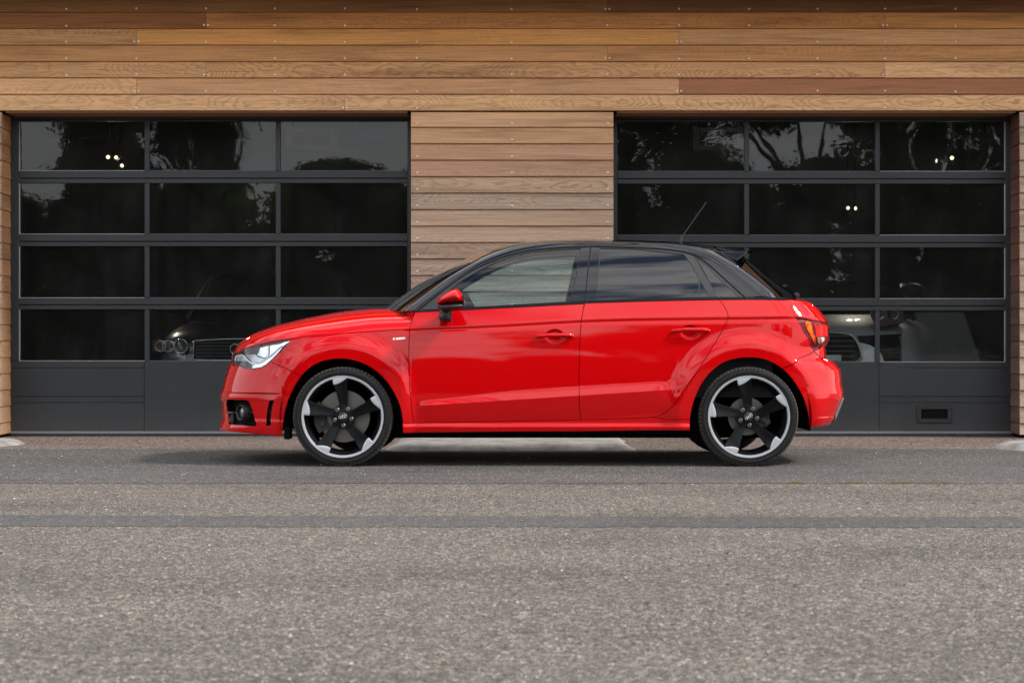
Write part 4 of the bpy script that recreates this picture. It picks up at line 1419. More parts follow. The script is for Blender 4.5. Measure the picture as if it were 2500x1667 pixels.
# windscreen edge and rear pillar edge
A_q = c2((262, 657), (330, 600), (450, 510), (600, 405), (700, 340), (800, 280), (900, 225), (985, 185))
A_ = np.array(catmull([at(u, v, -.705 + (.705 - .545) * i / 7) for i, (u, v) in enumerate(A_q)], 4))
O_q = c3((1150, 180), (1250, 241), (1350, 311), (1450, 386), (1550, 465), (1640, 540), (1692, 571))
O_ = np.array(catmull([at(u, v, -.520 - (.655 - .520) * i / 6) for i, (u, v) in enumerate(O_q)], 4))
Aa = resample(A_, iA + 1)
Oa = resample(O_, len(Fd) - iO)
edge2 = np.concatenate([Aa[:-1], R_, Oa[1:]])
rows = []
n = len(Fd)
for i in range(n):
    p0, p3 = Fp[i], edge2[i]
    e = 1e-3
    T = Pgreen(Fd[i, 0], Fd[i, 1] + e) - Pgreen(Fd[i, 0], Fd[i, 1] - e)
    T /= np.linalg.norm(T)
    L = np.linalg.norm(p3 - p0)
    a = 1 - smooth01((i - iA + 6) / 12); o = smooth01((i - iO + 6) / 12)
    dir_ = np.array([-.35 * a + .30 * o, 1., .13 + .12 * (1 - a - o)])
    # the side direction leans along the pillar
    tang = Fp[min(i + 1, n - 1)] - Fp[max(i - 1, 0)]; tang /= np.linalg.norm(tang)
    g = p3 - p0
    al = np.dot(g, tang)
    p1 = p0 + T * L * .30 + tang * al * .25
    p2 = p3 - dir_ / np.linalg.norm(dir_) * L * .36 - tang * al * .1
    rows.append(bez(p0, p1, p2, p3, 14))
grid('roof_rail', GLOSSK, rows, car, both=True)
# roof skin
ridge, rows = [], []
xh = at(*c2((880, 187))[0], -.0)[0]
xs_end = at(*c3((1050, 128))[0], 0.)[0]
for k in range(nR):
    p0 = R_[k]
    t = k / (nR - 1)
    xc = xh + (xs_end - xh) * (R_[k, 0] - R_[0, 0]) / (R_[-1, 0] - R_[0, 0])
    zc = Zr(xc)
    p3 = np.array([xc, 0, zc])
    h = zc - p0[2]
    p1 = p0 + np.array([(xc - p0[0]) * .55, .18, h * .62])
    p2 = np.array([xc, -.20, zc])
    rows.append(bez(p0, p1, p2, p3, 16))
roof_rows = np.array(rows)
grid('roof', GLOSSK, rows, car)
# windscreen
sil = [at(u, v, 0.) for u, v in c2((120, 640), (200, 580), (300, 510), (400, 446), (500, 390), (620, 325), (700, 285), (780, 241), (880, 187))]
cen = resample(catmull(sil, 4), 40); cen[:, 1] = 0
cen[-1] = roof_rows[0][-1]
sideA = resample(A_, 40); sideA[-1] = R_[0]
t = np.linspace(0, 1, 24)[:, None]
b0, b1 = sideA[0], cen[0]
base = np.concatenate([b1[:1] + (b0[:1] - b1[:1]) * (1 - t) ** 2, b0[1:2] * (1 - t), b1[2:] + (b0[2:] - b1[2:]) * (1 - t) ** 2], 1)
head = resample(roof_rows[0], 24)
ws = coons(base, head, sideA, cen)
grid('windscreen', WGLASS, ws, car)
# black band at the foot of the windscreen and the scuttle below it
sc = [[p + np.array([.006, 0, -.004]), p + np.array([-.03, -.0, -.012]), p + np.array([-.05, 0, -.06])] for p in base[7:]]
grid('scuttle', PLASK, sc, car, flip=True)
# rear window, set in behind the pillars
silr = [at(u, v, 0.) for u, v in c3((1340, 232), (1400, 262), (1500, 350), (1600, 430), (1700, 496), (1750, 530), (1770, 566))]
cenr = resample(catmull(silr, 4), 30); cenr[:, 1] = 0
Oi = resample(O_, 30) + np.array([.0, .012, -.004])
Oi = Oi[6:]; Oi = resample(Oi, 30)
t = np.linspace(0, 1, 20)[:, None]
def para(a, b):
    return np.concatenate([b[:1] + (a[:1] - b[:1]) * (1 - t) ** 2, a[1:2] * (1 - t), b[2:] + (a[2:] - b[2:]) * (1 - t) ** 2], 1)
rwn = coons(para(Oi[0], cenr[0]), para(Oi[-1], cenr[-1]), Oi, cenr)
grid('rear_window', BGLASS, rwn, car)
# sill of the rear window closes the gap to the tailgate
low = para(Oi[-1], cenr[-1])
so = np.linspace(B(gap_t)[0][0] - .03, S1, 20)
ed = Pbelt(so, 1.012 + .012 * smooth01((so - so[0]) / .25))
grid('tailgate_ledge', RED, [[low[i] + np.array([0, 0, .002]), (low[i] + ed[i]) / 2 + np.array([0, 0, .002]), ed[i]] for i in range(20)], car)
# roof spoiler: a blade across the tail with two glossy side fins
sp = [at(u, v, -.30) for u, v in c3((1050, 128), (1200, 147), (1330, 167), (1440, 180))]
m_ = MB()
top, bot = [], []
ny = 25
prof_u = c3((1140, 178), (1180, 186), (1330, 186), (1440, 184))
rows = []
for k in range(ny):
    f = -1 + 2 * k / (ny - 1)
    a = abs(f)
    y = f * .500
    dzy = -(dO) * a ** 2.6
    xe = .0 - .035 * a ** 3
    rt = [np.array([xs_end + .012 * a ** 2 + (Oend[0] - xs_end) * a ** 2, y, Zr(xs_end) + dzy])]
    for j, q in enumerate(sp[1:], 1):
        w = j / 3
        rt.append(np.array([q[0] + xe * w, y, q[2] + dzy * (1 - w * .78)]))
    e = rt[-1]
    lowp = [e + np.array([-.004, 0, -.010]), np.array([e[0] - .10, y, e[2] - .026]), np.array([e[0] - .24, y, e[2] - .085 - .02 * (1 - a)])]
    rows.append(rt + lowp)
A3 = np.array(rows)
V = A3.reshape(-1, 3); nj = A3.shape[1]
FS = [(i * nj + j, i * nj + j + 1, (i + 1) * nj + j + 1, (i + 1) * nj + j) for i in range(ny - 1) for j in range(nj - 1)]
FS += [(i * nj + nj - 1, i * nj, (i + 1) * nj, (i + 1) * nj + nj - 1) for i in range(ny - 1)]
spo = link('spoiler', mesh('spoiler', V.tolist(), FS), GLOSSK, car)
soft(spo.data, 30)
for sg in (1, -1):
    fin_q = c3((1152, 181), (1290, 187), (1395, 186), (1388, 200), (1300, 262))
    fin = [at(u, v, -.530) for u, v in fin_q]
    zt0 = max(p[2] for p in fin)
    vs = [(p[0], -(.508 + .50 * (zt0 - p[2])) * sg, p[2]) for p in fin] + [(p[0], -(.478 + .50 * (zt0 - p[2])) * sg, p[2] - .002) for p in fin]
    k = 5
    me = mesh('spoiler_fin', vs, [tuple(range(5)), tuple(range(9, 4, -1))] + [(i, (i + 1) % 5, 5 + (i + 1) % 5, 5 + i) for i in range(5)])
    fix_normals(me)
    o = link('spoiler_fin', me, GLOSSK, spo)
    bv = o.modifiers.new('bevel', 'BEVEL'); bv.width = .006; bv.segments = 2
# wiper pivot on the rear window
m_ = MB(); c_ = at(*c3((1776, 540))[0], 0.)
m_.lathe([(0, -.03), (.018, -.028), (.021, -.01), (.019, .02), (0, .03)], 20, 'y', tuple(c_))
o = m_.obj('rear_wiper', PLASK, car); soft(o.data, 50)
# aerial
b = at(*c3((848, 97))[0], 0.); tp = at(1480 + 563 / 2.306, 260 + 548 / 2.306, 0.)
m_ = MB()
b = Vector(b); tp = Vector(tp); dd = (tp - b)
m_.tube([b + dd * .02 + Vector((0, 0, -.01)), b + dd * .10, b + dd * .16, b + dd * .5, tp], [.012, .006, .0042, .0038, .0034], 8)
m_.prism([(b.x - .024, b.z - .022), (b.x + .016, b.z - .022), (b.x + .010, b.z + .014), (b.x + .002, b.z + .014)], 'y', -.008, .008)
m_.obj('aerial', PLASK, car)

# door frames with their panes
win_f = c2((548, 590), (600, 530), (700, 443), (760, 402), (900, 323), (1000, 274), (1150, 218), (1300, 187), (1500, 169), (1690, 158), (1655, 360), (1612, 582), (1400, 596), (1100, 611), (770, 628), (560, 640))
win_r = c3((215, 160), (500, 166), (700, 187), (882, 209), (940, 290), (1002, 402), (1080, 545), (800, 554), (500, 563), (183, 573), (200, 380))
win_q = c3((978, 234), (1052, 293), (1180, 421), (1280, 512), (1322, 549), (1150, 551), (1082, 410), (1012, 275))
ff = green(c2((1770, 141), (1745, 370), (1719, 600))) + green(belt_f)[::-1] + [tuple(q) for q in Fd[:9 * 4 + 1]]
frn = panel('window_frame', MATTK, Pgreen, ff, holes=[green(win_f)], side='both', gap=.0015, ds=.03, dz=.02, rim=.02)
rf = [tuple(q) for q in Fd[9 * 4:14 * 4 + 1]] + green(c3((1005, 290), (1075, 415), (1158, 571))) + green(belt_r)[::-1] + green(c2((1719, 600), (1745, 370)))
rrn = panel('window_frame', MATTK, Pgreen, rf, holes=[green(win_r)], side='both', gap=.0015, ds=.03, dz=.02, rim=.02)
qf = [tuple(q) for q in Fd[14 * 4:]] + green(c3((1160, 571), (1077, 415), (1007, 290)))
qrn = panel('window_frame', MATTK, Pgreen, qf, holes=[green(win_q)], side='both', gap=.0015, ds=.03, dz=.02, rim=.02)
for a, b in zip(frn, (fdn, fdf)): a.parent = b
for a, b in zip(rrn, (rdn, rdf)): a.parent = b
for a in qrn: a.parent = car
gf = panel('window_pane', CGLASS, Pgreen, green(win_f), off=.005, rim=0, gap=-.006, ds=.06, dz=.04)
gr = panel('window_pane', PGLASS, Pgreen, green(win_r), off=.005, rim=0, gap=-.006, ds=.06, dz=.04)
gq = panel('window_pane', PGLASS, Pgreen, green(win_q), off=.003, rim=0, gap=-.006, ds=.06, dz=.04)
for a, b in zip(gf, (fdn, fdf)): a.parent = b
for a, b in zip(gr, (rdn, rdf)): a.parent = b
for a in gq: a.parent = car
def strip_g(name, m, q, parents, off=-.003, rim=.008):
    o = panel(name, m, Pgreen, green(q), off=off, rim=rim, gap=0, ds=.06, dz=.02)
    for a, b in zip(o, parents): a.parent = b
strip_g('waist_trim', SATK, c2((376, 664), (700, 648), (1100, 630), (1500, 610), (1717, 599), (1718, 577), (1400, 593), (1100, 609), (770, 627), (430, 645)), (fdn, fdf))
strip_g('waist_trim', SATK, c3((94, 594), (500, 583), (800, 576), (1155, 571), (1150, 550), (800, 555), (500, 564), (92, 575)), (rdn, rdf))
strip_g('waist_trim', SATK, c3((1166, 571), (1400, 569), (1690, 572), (1670, 556), (1400, 551), (1160, 551)), (car, car))
strip_g('pillar_trim', GLOSSK, c2((1694, 160), (1762, 152), (1740, 370), (1722, 574), (1614, 580), (1660, 360)), (fdn, fdf))
strip_g('pillar_trim', GLOSSK, c3((143, 152), (206, 156), (196, 380), (182, 571), (94, 575), (118, 360)), (rdn, rdf))
strip_g('window_bar', MATTK, c3((998, 400), (1006, 408), (1004, 547), (997, 547)), (rdn, rdf), 0., .012)
# two raised ribs of the frames: bright edge lines seen along the roof opening
def rib(name, m, dom, P, r, parents, off=.004):
    d = np.array(dom)
    p = P(d[:, 0], d[:, 1]) - nrm(P, d[:, 0], d[:, 1]) * off
    for sg, pa in zip((1, -1), parents):
        m_ = MB(); m_.tube([(q[0], q[1] * sg, q[2]) for q in p], r, 8)
        m_.obj(name, m, pa, True)
rib('frame_seal', SATK, resample(Fd[2:], 120) + np.array([0, -.006]), Pgreen, .0045, (car, car), .0)

# mirrors
def pillow(name, m, poly, y, hn, hf, parent, edge=.03, sg=1, power=.5):
    """outline (x, z) at depth y swelling by hn towards -y and hf towards +y"""
    P = densify(dedupe(poly), .008)
    if area(P) < 0: P = P[::-1]
    lo, hi = P.min(0), P.max(0)
    st = max((hi - lo).max() / 34, .003)
    g = np.stack(np.meshgrid(np.arange(lo[0], hi[0], st), np.arange(lo[1], hi[1], st)), -1).reshape(-1, 2)
    g = g[inside(g, P)]; g = g[dist_to(g, P) > st * .35]
    p2, T = triangulate(P, [], g)
    d = np.clip(dist_to(p2, P) / edge, 0, 1)
    k = np.sqrt(1 - (1 - d) ** 2)
    bnd = dist_to(p2, P) < 1e-6
    E2 = np.concatenate([T[:, [0, 1]], T[:, [1, 2]], T[:, [2, 0]]]); E2 = np.concatenate([E2, E2[:, ::-1]])
    for _ in range(14):
        sm = np.zeros(len(k)); ct = np.zeros(len(k))
        np.add.at(sm, E2[:, 0], k[E2[:, 1]]); np.add.at(ct, E2[:, 0], 1)
        k = np.where(bnd, 0, .5 * k + .5 * sm / np.maximum(ct, 1))
    k = k / k.max()
    vs = [(q[0], (y - hn * h) * sg, q[1]) for q, h in zip(p2, k)] + [(q[0], (y + hf * h + .0004) * sg, q[1]) for q, h in zip(p2, k)]
    n = len(p2)
    fs = [tuple(t) for t in T] + [tuple(i + n for i in t[::-1]) for t in T]
    me = mesh(name, vs, fs, True)
    bm = bmesh.new(); bm.from_mesh(me)
    bmesh.ops.remove_doubles(bm, verts=bm.verts[:], dist=.0006)
    bmesh.ops.recalc_face_normals(bm, faces=bm.faces[:])
    bm.to_mesh(me); bm.free()
    return link(name, me, m, parent)
def h1(*q): return [(1040 + x / 13.067, 690 + y / 13.067) for x, y in q]
def flat(q, y): return [(p[0], p[2]) for p in (at(u, v, y) for u, v in q)]
MY = -.93
for sg, dr in ((1, fdn), (-1, fdf)):
    cap = flat(catmull(h1((350, 700), (375, 580), (430, 470), (560, 390), (740, 280), (930, 222), (1010, 228), (1080, 280), (1150, 390), (1185, 520), (1190, 650), (800, 672), (560, 700)), 3, True), MY)
    mo = pillow('door_mirror', RED, cap, MY, .075, .085, dr, .045, sg)
    hs_ = flat(catmull(h1((345, 705), (560, 690), (800, 662), (1180, 640), (1180, 400), (1235, 520), (1252, 690), (1235, 800), (1130, 860), (900, 905), (640, 915), (450, 890), (375, 800)), 3, True), MY)
    pillow('mirror_housing', MATTK, hs_, MY + .006, .070, .090, mo, .05, sg)
    arm = flat(catmull(h1((430, 850), (420, 1000), (405, 1120), (450, 1220), (560, 1275), (680, 1285), (790, 1260), (830, 1200), (835, 1050), (850, 920), (860, 850), (640, 830)), 3, True), -.85)
    pillow('mirror_foot', MATTK, arm, -.86, .05, .085, mo, .04, sg)
    gm = MB(); e = at(*h1((1195, 560))[0], MY)
    pl = [(.0, .055 * cos(a) , .045 * sin(a)) for a in np.linspace(0, 2 * pi, 24)[:-1]]
    gm.add([(e[0] + .004, (MY + .01 + q[1]) * sg, e[2] + q[2]) for q in pl], [tuple(range(23))])
    gm.obj('mirror_glass', CHROME, mo)

# door handles
def hh(*q): return [(1290 + x / 18.09, 780 + y / 18.09) for x, y in q]
for sg, dr, du, dv, key in ((1, fdn, 0, 0, True), (-1, fdf, 0, 0, True), (1, rdn, 332, -12.3, False), (-1, rdf, 332, -12.3, False)):
    q = hh((370, 800), (410, 715), (560, 680), (760, 650), (1000, 632), (1500, 632), (1800, 640), (1930, 680), (1960, 745), (1940, 800), (1850, 825), (1500, 838), (1100, 838), (700, 830), (450, 850))
    q = [(u + du, v + dv) for u, v in catmull(q, 3, True)]
    yb = float(Pbelt(.261 if key else 1.0865, .84)[1])
    y0 = -float(Wf((.10 if key else .93), .80)) - .020
    o = pillow('door_handle', RED, flat(q, y0), y0, .012, .008, dr, .012, sg)
    for xx in (400, 1900):                      # feet of the handle
        u, v = hh((xx + 30, 770))[0]
        p = at(u + du, v + dv, y0)
        m_ = MB(); m_.bbox(p[0] - .012, p[0] + .012, y0, y0 + .03, p[2] - .010, p[2] + .008, .003)
        m_.v = [(x, y * sg, z) for x, y, z in m_.v]
        m_.obj('handle_foot', RED, dr)
    if key:
        u, v = hh((1822, 752))[0]; p = at(u, v, y0)
        m_ = MB(); m_.lathe([(0, -.0145), (.0055, -.0145), (.0068, -.012), (.0068, 0)], 18, 'y', (p[0], y0, p[2]))
        m_.v = [(x, y * sg, z) for x, y, z in m_.v]
        o = m_.obj('lock', CHROME, dr); soft(o.data, 40)
# small badge on the wing: white plate, red slash
def hb(*q): return [(940 + x / 31.357, 800 + y / 31.357) for x, y in q]
o = panel('wing_badge', PAINTW, Pbelt, B(hb((610, 815), (1525, 755), (1550, 900), (1540, 910), (640, 975), (600, 940))), off=-.002, rim=.003, gap=0)
for a, b in zip(o, fen): a.parent = b
o = panel('badge_stripe', RED, Pbelt, B(hb((800, 800), (860, 795), (810, 960), (740, 965))), off=-.0032, rim=.001, gap=0)
for a, b in zip(o, fen): a.parent = b

# ---- structure inside: floor, wheel housings, cabin
m_ = MB(); m_.box(-1.30, 1.72, -.60, .60, .165, .40); m_.box(-.62, 1.03, -.80, .80, .200, .30)
m_.box(-1.62, -1.30, -.52, .52, .22, .62); m_.box(1.72, 1.95, -.52, .52, .26, .60)
m_.obj('underbody', VOID, car)
for wx in (FX, RX):
    for sg in (1, -1):
        m_ = MB()
        prof = [(.385, -.838), (.388, -.52), (.0, -.515)]
        m_.lathe(prof, 40, 'y', (wx, 0, WZ), radians(-13), radians(193))
        m_.v = [(x, y * sg, z) for x, y, z in m_.v]
        m_.obj('wheel_housing', VOID, car)
# mud flap bits below bumper corner and behind the rear arch
for sg in (1, -1):
    p = at(*c1((640, 1205))[0], -.80); 
    m_ = MB(); m_.bbox(p[0] - .006, p[0] + .03, -.80, -.66, .165, .24, .004); m_.v = [(x, y * sg, z) for x, y, z in m_.v]
    m_.obj('wheel_deflector', VOID, car)
m_ = MB(); m_.box(-.58, 1.62, -.735, .735, .42, .56)
m_.obj('cabin_floor', SEAT, car)
m_ = MB(); m_.prism([(-.80, .60), (-.78, .92), (-.60, .955), (-.34, .93), (-.30, .80), (-.36, .60)], 'y', -.66, .66)
m_.obj('dashboard', PLASK, car)
# inner door skins hide the outer sheets from inside
for sg in (1, -1):
    m_ = MB(); m_.box(-.55, 1.6, .715 * sg - .01, .715 * sg + .01, .45, .925)
    m_.obj('door_lining', SEAT, car)
sw = at(1160, 738, -.37)
m_ = MB()
ax = Matrix.Translation((sw[0] + .02, -.37, .90)) @ Matrix.Rotation(radians(-28), 4, 'Y')
m_.tube([(0, .185 * cos(a), .185 * sin(a)) for a in np.linspace(0, 2 * pi, 41)[:-1]], .017, 10, True)
m_.bbox(-.03, .0, -.07, .07, -.06, .05, .01); m_.bbox(-.02, -.005, -.18, .18, -.012, .012, .004)
m_.xf(ax)
m_.obj('steering_wheel', PLASK, car, True)
for yy in (-.36, .36):
    m_ = MB()
    m_.bbox(.02, .52, yy - .25, yy + .25, .50, .64, .04)
    m_.prism([(.42, .60), (.58, .60), (.70, 1.10), (.66, 1.16), (.60, 1.16), (.55, 1.08)], 'y', yy - .24, yy + .24)
    m_.bbox(.655, .735, yy - .13, yy + .13, 1.17, 1.30, .03)
    m_.obj('front_seat', SEAT, car)
m_ = MB(); m_.prism([(1.20, .55), (1.40, .55), (1.56, 1.04), (1.50, 1.08), (1.42, 1.06)], 'y', -.62, .62); m_.bbox(.95, 1.4, -.62, .62, .50, .66, .03)
m_.obj('rear_seat', SEAT, car)
# ---------------------------------------------------------------- wheels
TR, RRIM = .304, .2495
def wheel_proto(front):
    """local frame: axle along y, outer face at y = 0 towards -y"""
    parts = {}
    m_ = MB()
    # tyre: sidewall bulge, shoulder, tread
    prof = [(RRIM - .012, .030), (RRIM + .001, .012), (RRIM + .006, .004), (.262, -.001), (.276, -.002), (.286, .003), (.2935, .013), (.2985, .026), (.3022, .046), (.3038, .075), (.304, .11), (.3038, .145), (.302, .175), (.294, .205), (.275, .217), (RRIM, .205), (RRIM - .02, .19)]
    m_.lathe(prof, 160, 'y')
    tyre = mesh('tyre', m_.v, m_.f, True); fix_normals(tyre); soft(tyre, 60); tyre.materials.append(TYRE)
    # shoulder blocks of the tread, joined: too many to pick apart singly
    m_ = MB()
    nb = 76
    for k in range(nb):
        a = 2 * pi * k / nb; w = 2 * pi / nb * .36
        row = []
        for s in (-1, 1):
            aa = a + s * w
            for (r, h) in ((.2915, .0105), (.2966, .0195), (.3008, .033), (.3040, .060)):
                row.append((r * cos(aa + h * .6), h, r * sin(aa + h * .6)))
            for (r, h) in ((.2955, .0085), (.3000, .0170), (.3040, .0310), (.3062, .060)):
                row.append((r * cos(aa + h * .6), h, r * sin(aa + h * .6)))
        o = 8
        fs = [(4, 5, o + 5, o + 4), (5, 6, o + 6, o + 5), (6, 7, o + 7, o + 6), (0, 4, o + 4, o), (0, 1, 5, 4), (1, 2, 6, 5), (2, 3, 7, 6), (o, o + 4, o + 5, o + 1), (o + 1, o + 5, o + 6, o + 2), (o + 2, o + 6, o + 7, o + 3)]
        m_.add(row, fs)
    tread = mesh('tread_blocks', m_.v, m_.f); fix_normals(tread); tread.materials.append(TREAD)
    # fine rings moulded into the sidewall
    m_ = MB()
    for r in (.2575, .2865):
        m_.lathe([(r - .0012, -.0010), (r, -.0030), (r + .0012, -.0006)], 120, 'y')
    ring = mesh('sidewall_ring', m_.v, m_.f, True); ring.materials.append(TYRE)
    # rim barrel and machined lip
    m_ = MB()
    m_.lathe([(RRIM - .0115, .0035), (RRIM - .013, .016), (.228, .030), (.214, .050), (.210, .10), (.208, .17), (.214, .20)], 120, 'y')
    barrel = mesh('rim', m_.v, m_.f, True); fix_normals(barrel); soft(barrel, 50); barrel.materials.append(SATK)
    m_ = MB()
    m_.lathe([(RRIM + .002, .012), (RRIM + .0015, .003), (RRIM - .002, .0), (RRIM - .0115, .0008), (RRIM - .013, .004), (RRIM - .016, .012)], 120, 'y')
    lip = mesh('rim_lip', m_.v, m_.f, True); fix_normals(lip); soft(lip, 40); lip.materials.append(MACH)
    K = .100 / 582 * 2.495                                    # drawing units to metres
    rot0 = 0.
    def pt(dx, dy, a):
        x, z = dx * K, dy * K
        return (x * cos(a) - z * sin(a), x * sin(a) + z * cos(a))
    # spoke: dark dished blade
    left = [(-30, 60), (-46, 128), (-62, 230), (-88, 340), (-112, 415), (-126, 458), (-140, 520), (-146, 548)]
    right = [(80, 556), (70, 508), (66, 440), (63, 330), (64, 220), (66, 128), (40, 60)]
    outline = np.array([(x * K, z * K) for x, z in left + right])
    if area(outline) < 0: outline = outline[::-1]
    tip = catmull([(-127, 456), (-100, 458), (-60, 472), (-20, 492), (20, 518), (60, 546), (78, 557)], 4)
    tipo = np.array([(p[0] * K, p[1] * K) for p in tip] + [(x * K, z * K) for x, z in ((60, 566), (0, 569), (-70, 564), (-148, 549), (-140, 520))])
    if area(tipo) < 0: tipo = tipo[::-1]
    R0 = 560 * K
    def face(x, z, tip_=False):
        r = np.clip(np.hypot(x, z) / R0, 0, 1)
        mid = -.5 * (r) * .09 * 0
        # dish towards the hub, the blade twisted: leading edge proud, trailing edge sunk, with a hollow in the middle
        t = (x + .008) / .048
        y = .036 * (1 - r) ** 1.25 + .0035
        y += (.009 * t + .007 * np.clip(1 - t * t, 0, 1)) * smooth01((1 - r) * 4) * smooth01((r - .16) * 5)
        return y if not tip_ else np.full_like(r, .0012)
    def blade(poly, tip_, name, m, th):
        P = densify(poly, .006)
        lo, hi = P.min(0), P.max(0)
        g = np.stack(np.meshgrid(np.arange(lo[0], hi[0], .006), np.arange(lo[1], hi[1], .008)), -1).reshape(-1, 2)
        g = g[inside(g, P)]; g = g[dist_to(g, P) > .003]
        p2, T = triangulate(P, [], g)
        y = face(p2[:, 0], p2[:, 1], tip_)
        d = dist_to(p2, P)
        y = y + .0016 * (1 - np.clip(d / .003, 0, 1))
        a, b, c = p2[T[:, 0]], p2[T[:, 1]], p2[T[:, 2]]
        cr = (b[:, 0] - a[:, 0]) * (c[:, 1] - a[:, 1]) - (b[:, 1] - a[:, 1]) * (c[:, 0] - a[:, 0])
        T[cr < 0] = T[cr < 0][:, ::-1]
        vs = [(q[0], h, q[1]) for q, h in zip(p2, y)]
        fs = [tuple(t) for t in T]
        cnt = set((t[i], t[(i + 1) % 3]) for t in fs for i in range(3))
        for (i, j) in [e for e in cnt if (e[1], e[0]) not in cnt]:
            o = len(vs)
            vs += [vs[i], vs[j], (vs[j][0] * .985, vs[j][1] + th, vs[j][2] * .985), (vs[i][0] * .985, vs[i][1] + th, vs[i][2] * .985)]
            fs.append((o + 1, o, o + 3, o + 2))
        me = mesh(name, vs, fs, True)
        me.materials.append(m)
        soft(me, 50)
        return me
    spoke = blade(outline, False, 'spoke', SATK, .030)
    tipm = blade(tipo, True, 'spoke_tip', MACH, .012)
    m_ = MB(); m_.lathe([(0, .030), (.036, .030), (.066, .034), (.073, .040), (.074, .075)], 60, 'y')
    hub = mesh('hub', m_.v, m_.f, True); fix_normals(hub); soft(hub, 40); hub.materials.append(SATK)
    m_ = MB(); m_.lathe([(0, .0215), (.018, .0222), (.0255, .0245), (.0285, .028), (.029, .034)], 40, 'y')
    capm = mesh('hub_cap', m_.v, m_.f, True); fix_normals(capm); soft(capm, 50); capm.materials.append(MATTK)
    m_ = MB()
    m_.lathe([(.0135, .0295), (.0115, .0275), (.0085, .0275), (.0085, .024), (.0055, .024), (.0045, .030), (0, .030)], 18, 'y')
    bolt = mesh('wheel_bolt', m_.v, m_.f, True); fix_normals(bolt); soft(bolt, 40); bolt.materials.append(mat('bolt_steel', (.20, .195, .18), .35, .9))
    rd = .161 if front else .118
    m_ = MB(); m_.lathe([(.066, .098), (.068, .112), (rd - .002, .112), (rd, .114), (rd, .134), (.0, .136)], 80, 'y')
    disc = mesh('brake_disc', m_.v, m_.f, True); fix_normals(disc); soft(disc, 40); disc.materials.append(DISC)
    m_ = MB(); m_.lathe([(.0, .078), (.060, .078), (.0675, .084), (.068, .115)], 50, 'y')
    bell = mesh('disc_bell', m_.v, m_.f, True); fix_normals(bell); soft(bell, 40); bell.materials.append(IRON if not front else mat('worn_iron', (.16, .15, .14), .45, .8))
    cal = MB()
    a0, a1 = (radians(150), radians(215)) if front else (radians(-30), radians(25))
    ri, ro = (.105, .182) if front else (.075, .135)
    seg = 10
    poly = [(ro * cos(a0 + (a1 - a0) * i / seg), ro * sin(a0 + (a1 - a0) * i / seg)) for i in range(seg + 1)] + [(ri * cos(a1 + (a0 - a1) * i / seg), ri * sin(a1 + (a0 - a1) * i / seg)) for i in range(seg + 1)]
    cal.prism(poly, 'y', .086, .165)
    am = (a0 + a1) / 2
    for dr, da, rr in ((.03, .3, .014), (.05, -.22, .018), (.02, -.1, .02)):
        r_, a_ = ri + dr, am + da
        cal.lathe([(0, .070), (rr, .071), (rr, .09)], 14, 'y', (r_ * cos(a_), 0, r_ * sin(a_)))
    calm = mesh('brake_caliper', cal.v, cal.f); fix_normals(calm); calm.materials.append(IRON)
    return dict(tyre=tyre, tread=tread, ring=ring, barrel=barrel, lip=lip, spoke=spoke, tip=tipm, hub=hub, cap=capm, bolt=bolt, disc=disc, bell=bell, cal=calm)

def ring_mesh():
    m_ = MB()
    r = .0078
    for k in range(4):
        cx = (k - 1.5) * r * 1.42
        m_.tube([(cx + r * cos(2 * pi * i / 24), .0208 - .0006 * (k % 2), r * sin(2 * pi * i / 24)) for i in range(24)], .0013, 6, True)
    me = mesh('ring_emblem', m_.v, m_.f, True); me.materials.append(mat('emblem_silver', (.72, .73, .74), .2, .8))
    return me
EMB = ring_mesh()
def letters(txt, r, a_mid, size):
    """raised lettering bent round the sidewall"""
    cu = bpy.data.curves.new('lettering', 'FONT')
    cu.body = txt; cu.size = size; cu.extrude = .0008; cu.align_x = 'CENTER'; cu.resolution_u = 2; cu.space_character = 1.12
    o = bpy.data.objects.new('lettering', cu); C.objects.link(o)
    dg = bpy.context.evaluated_depsgraph_get(); dg.update()
    me = bpy.data.meshes.new_from_object(o.evaluated_get(dg))
    bpy.data.objects.remove(o)
    for v in me.vertices:
        x, y, z = v.co
        a = a_mid - x / r
        rr = r + y
        v.co = (rr * cos(a), -.0020 - z, rr * sin(a))
    me.name = 'sidewall_lettering'
    fix_normals(me)
    me.materials.clear(); me.materials.append(LETTER)
    return me
TXT = letters('ContinentalS', .268, radians(107), .021)
PF, PR = wheel_proto(True), wheel_proto(False)
WY = -.858
for wx, proto, front in ((FX, PF, True), (RX, PR, False)):
    for sg in (1, -1):
        near = sg == 1
        hub_rot = 0. if front else radians(3)
        w = link('wheel', proto['tyre'], None, car, (wx, WY * sg, WZ), (0, 0, 0 if near else pi))
        def wp(name, me, rot=0., lab=None):
            o = link(name, me, None, w, (0, 0, 0), (0, -rot, 0))
            return o
        wp('tread_blocks', proto['tread'])['kind'] = 'stuff'
        wp('sidewall_ring', proto['ring'])
        wp('rim', proto['barrel']); wp('rim_lip', proto['lip'])
        for k in range(5):
            a = 2 * pi * k / 5 + hub_rot
            wp('spoke', proto['spoke'], a); wp('spoke_tip', proto['tip'], a)
            ab = radians(57.7) + 2 * pi * k / 5 + hub_rot
            b = wp('wheel_bolt', proto['bolt']); b.location = (.0535 * cos(ab), 0, .0535 * sin(ab))
        wp('hub', proto['hub']); wp('hub_cap', proto['cap'])
        wp('ring_emblem', EMB, radians(12) if front else radians(36))
        wp('brake_disc', proto['disc']); wp('disc_bell', proto['bell']); wp('brake_caliper', proto['cal'])
        if front and near: wp('sidewall_lettering', TXT)
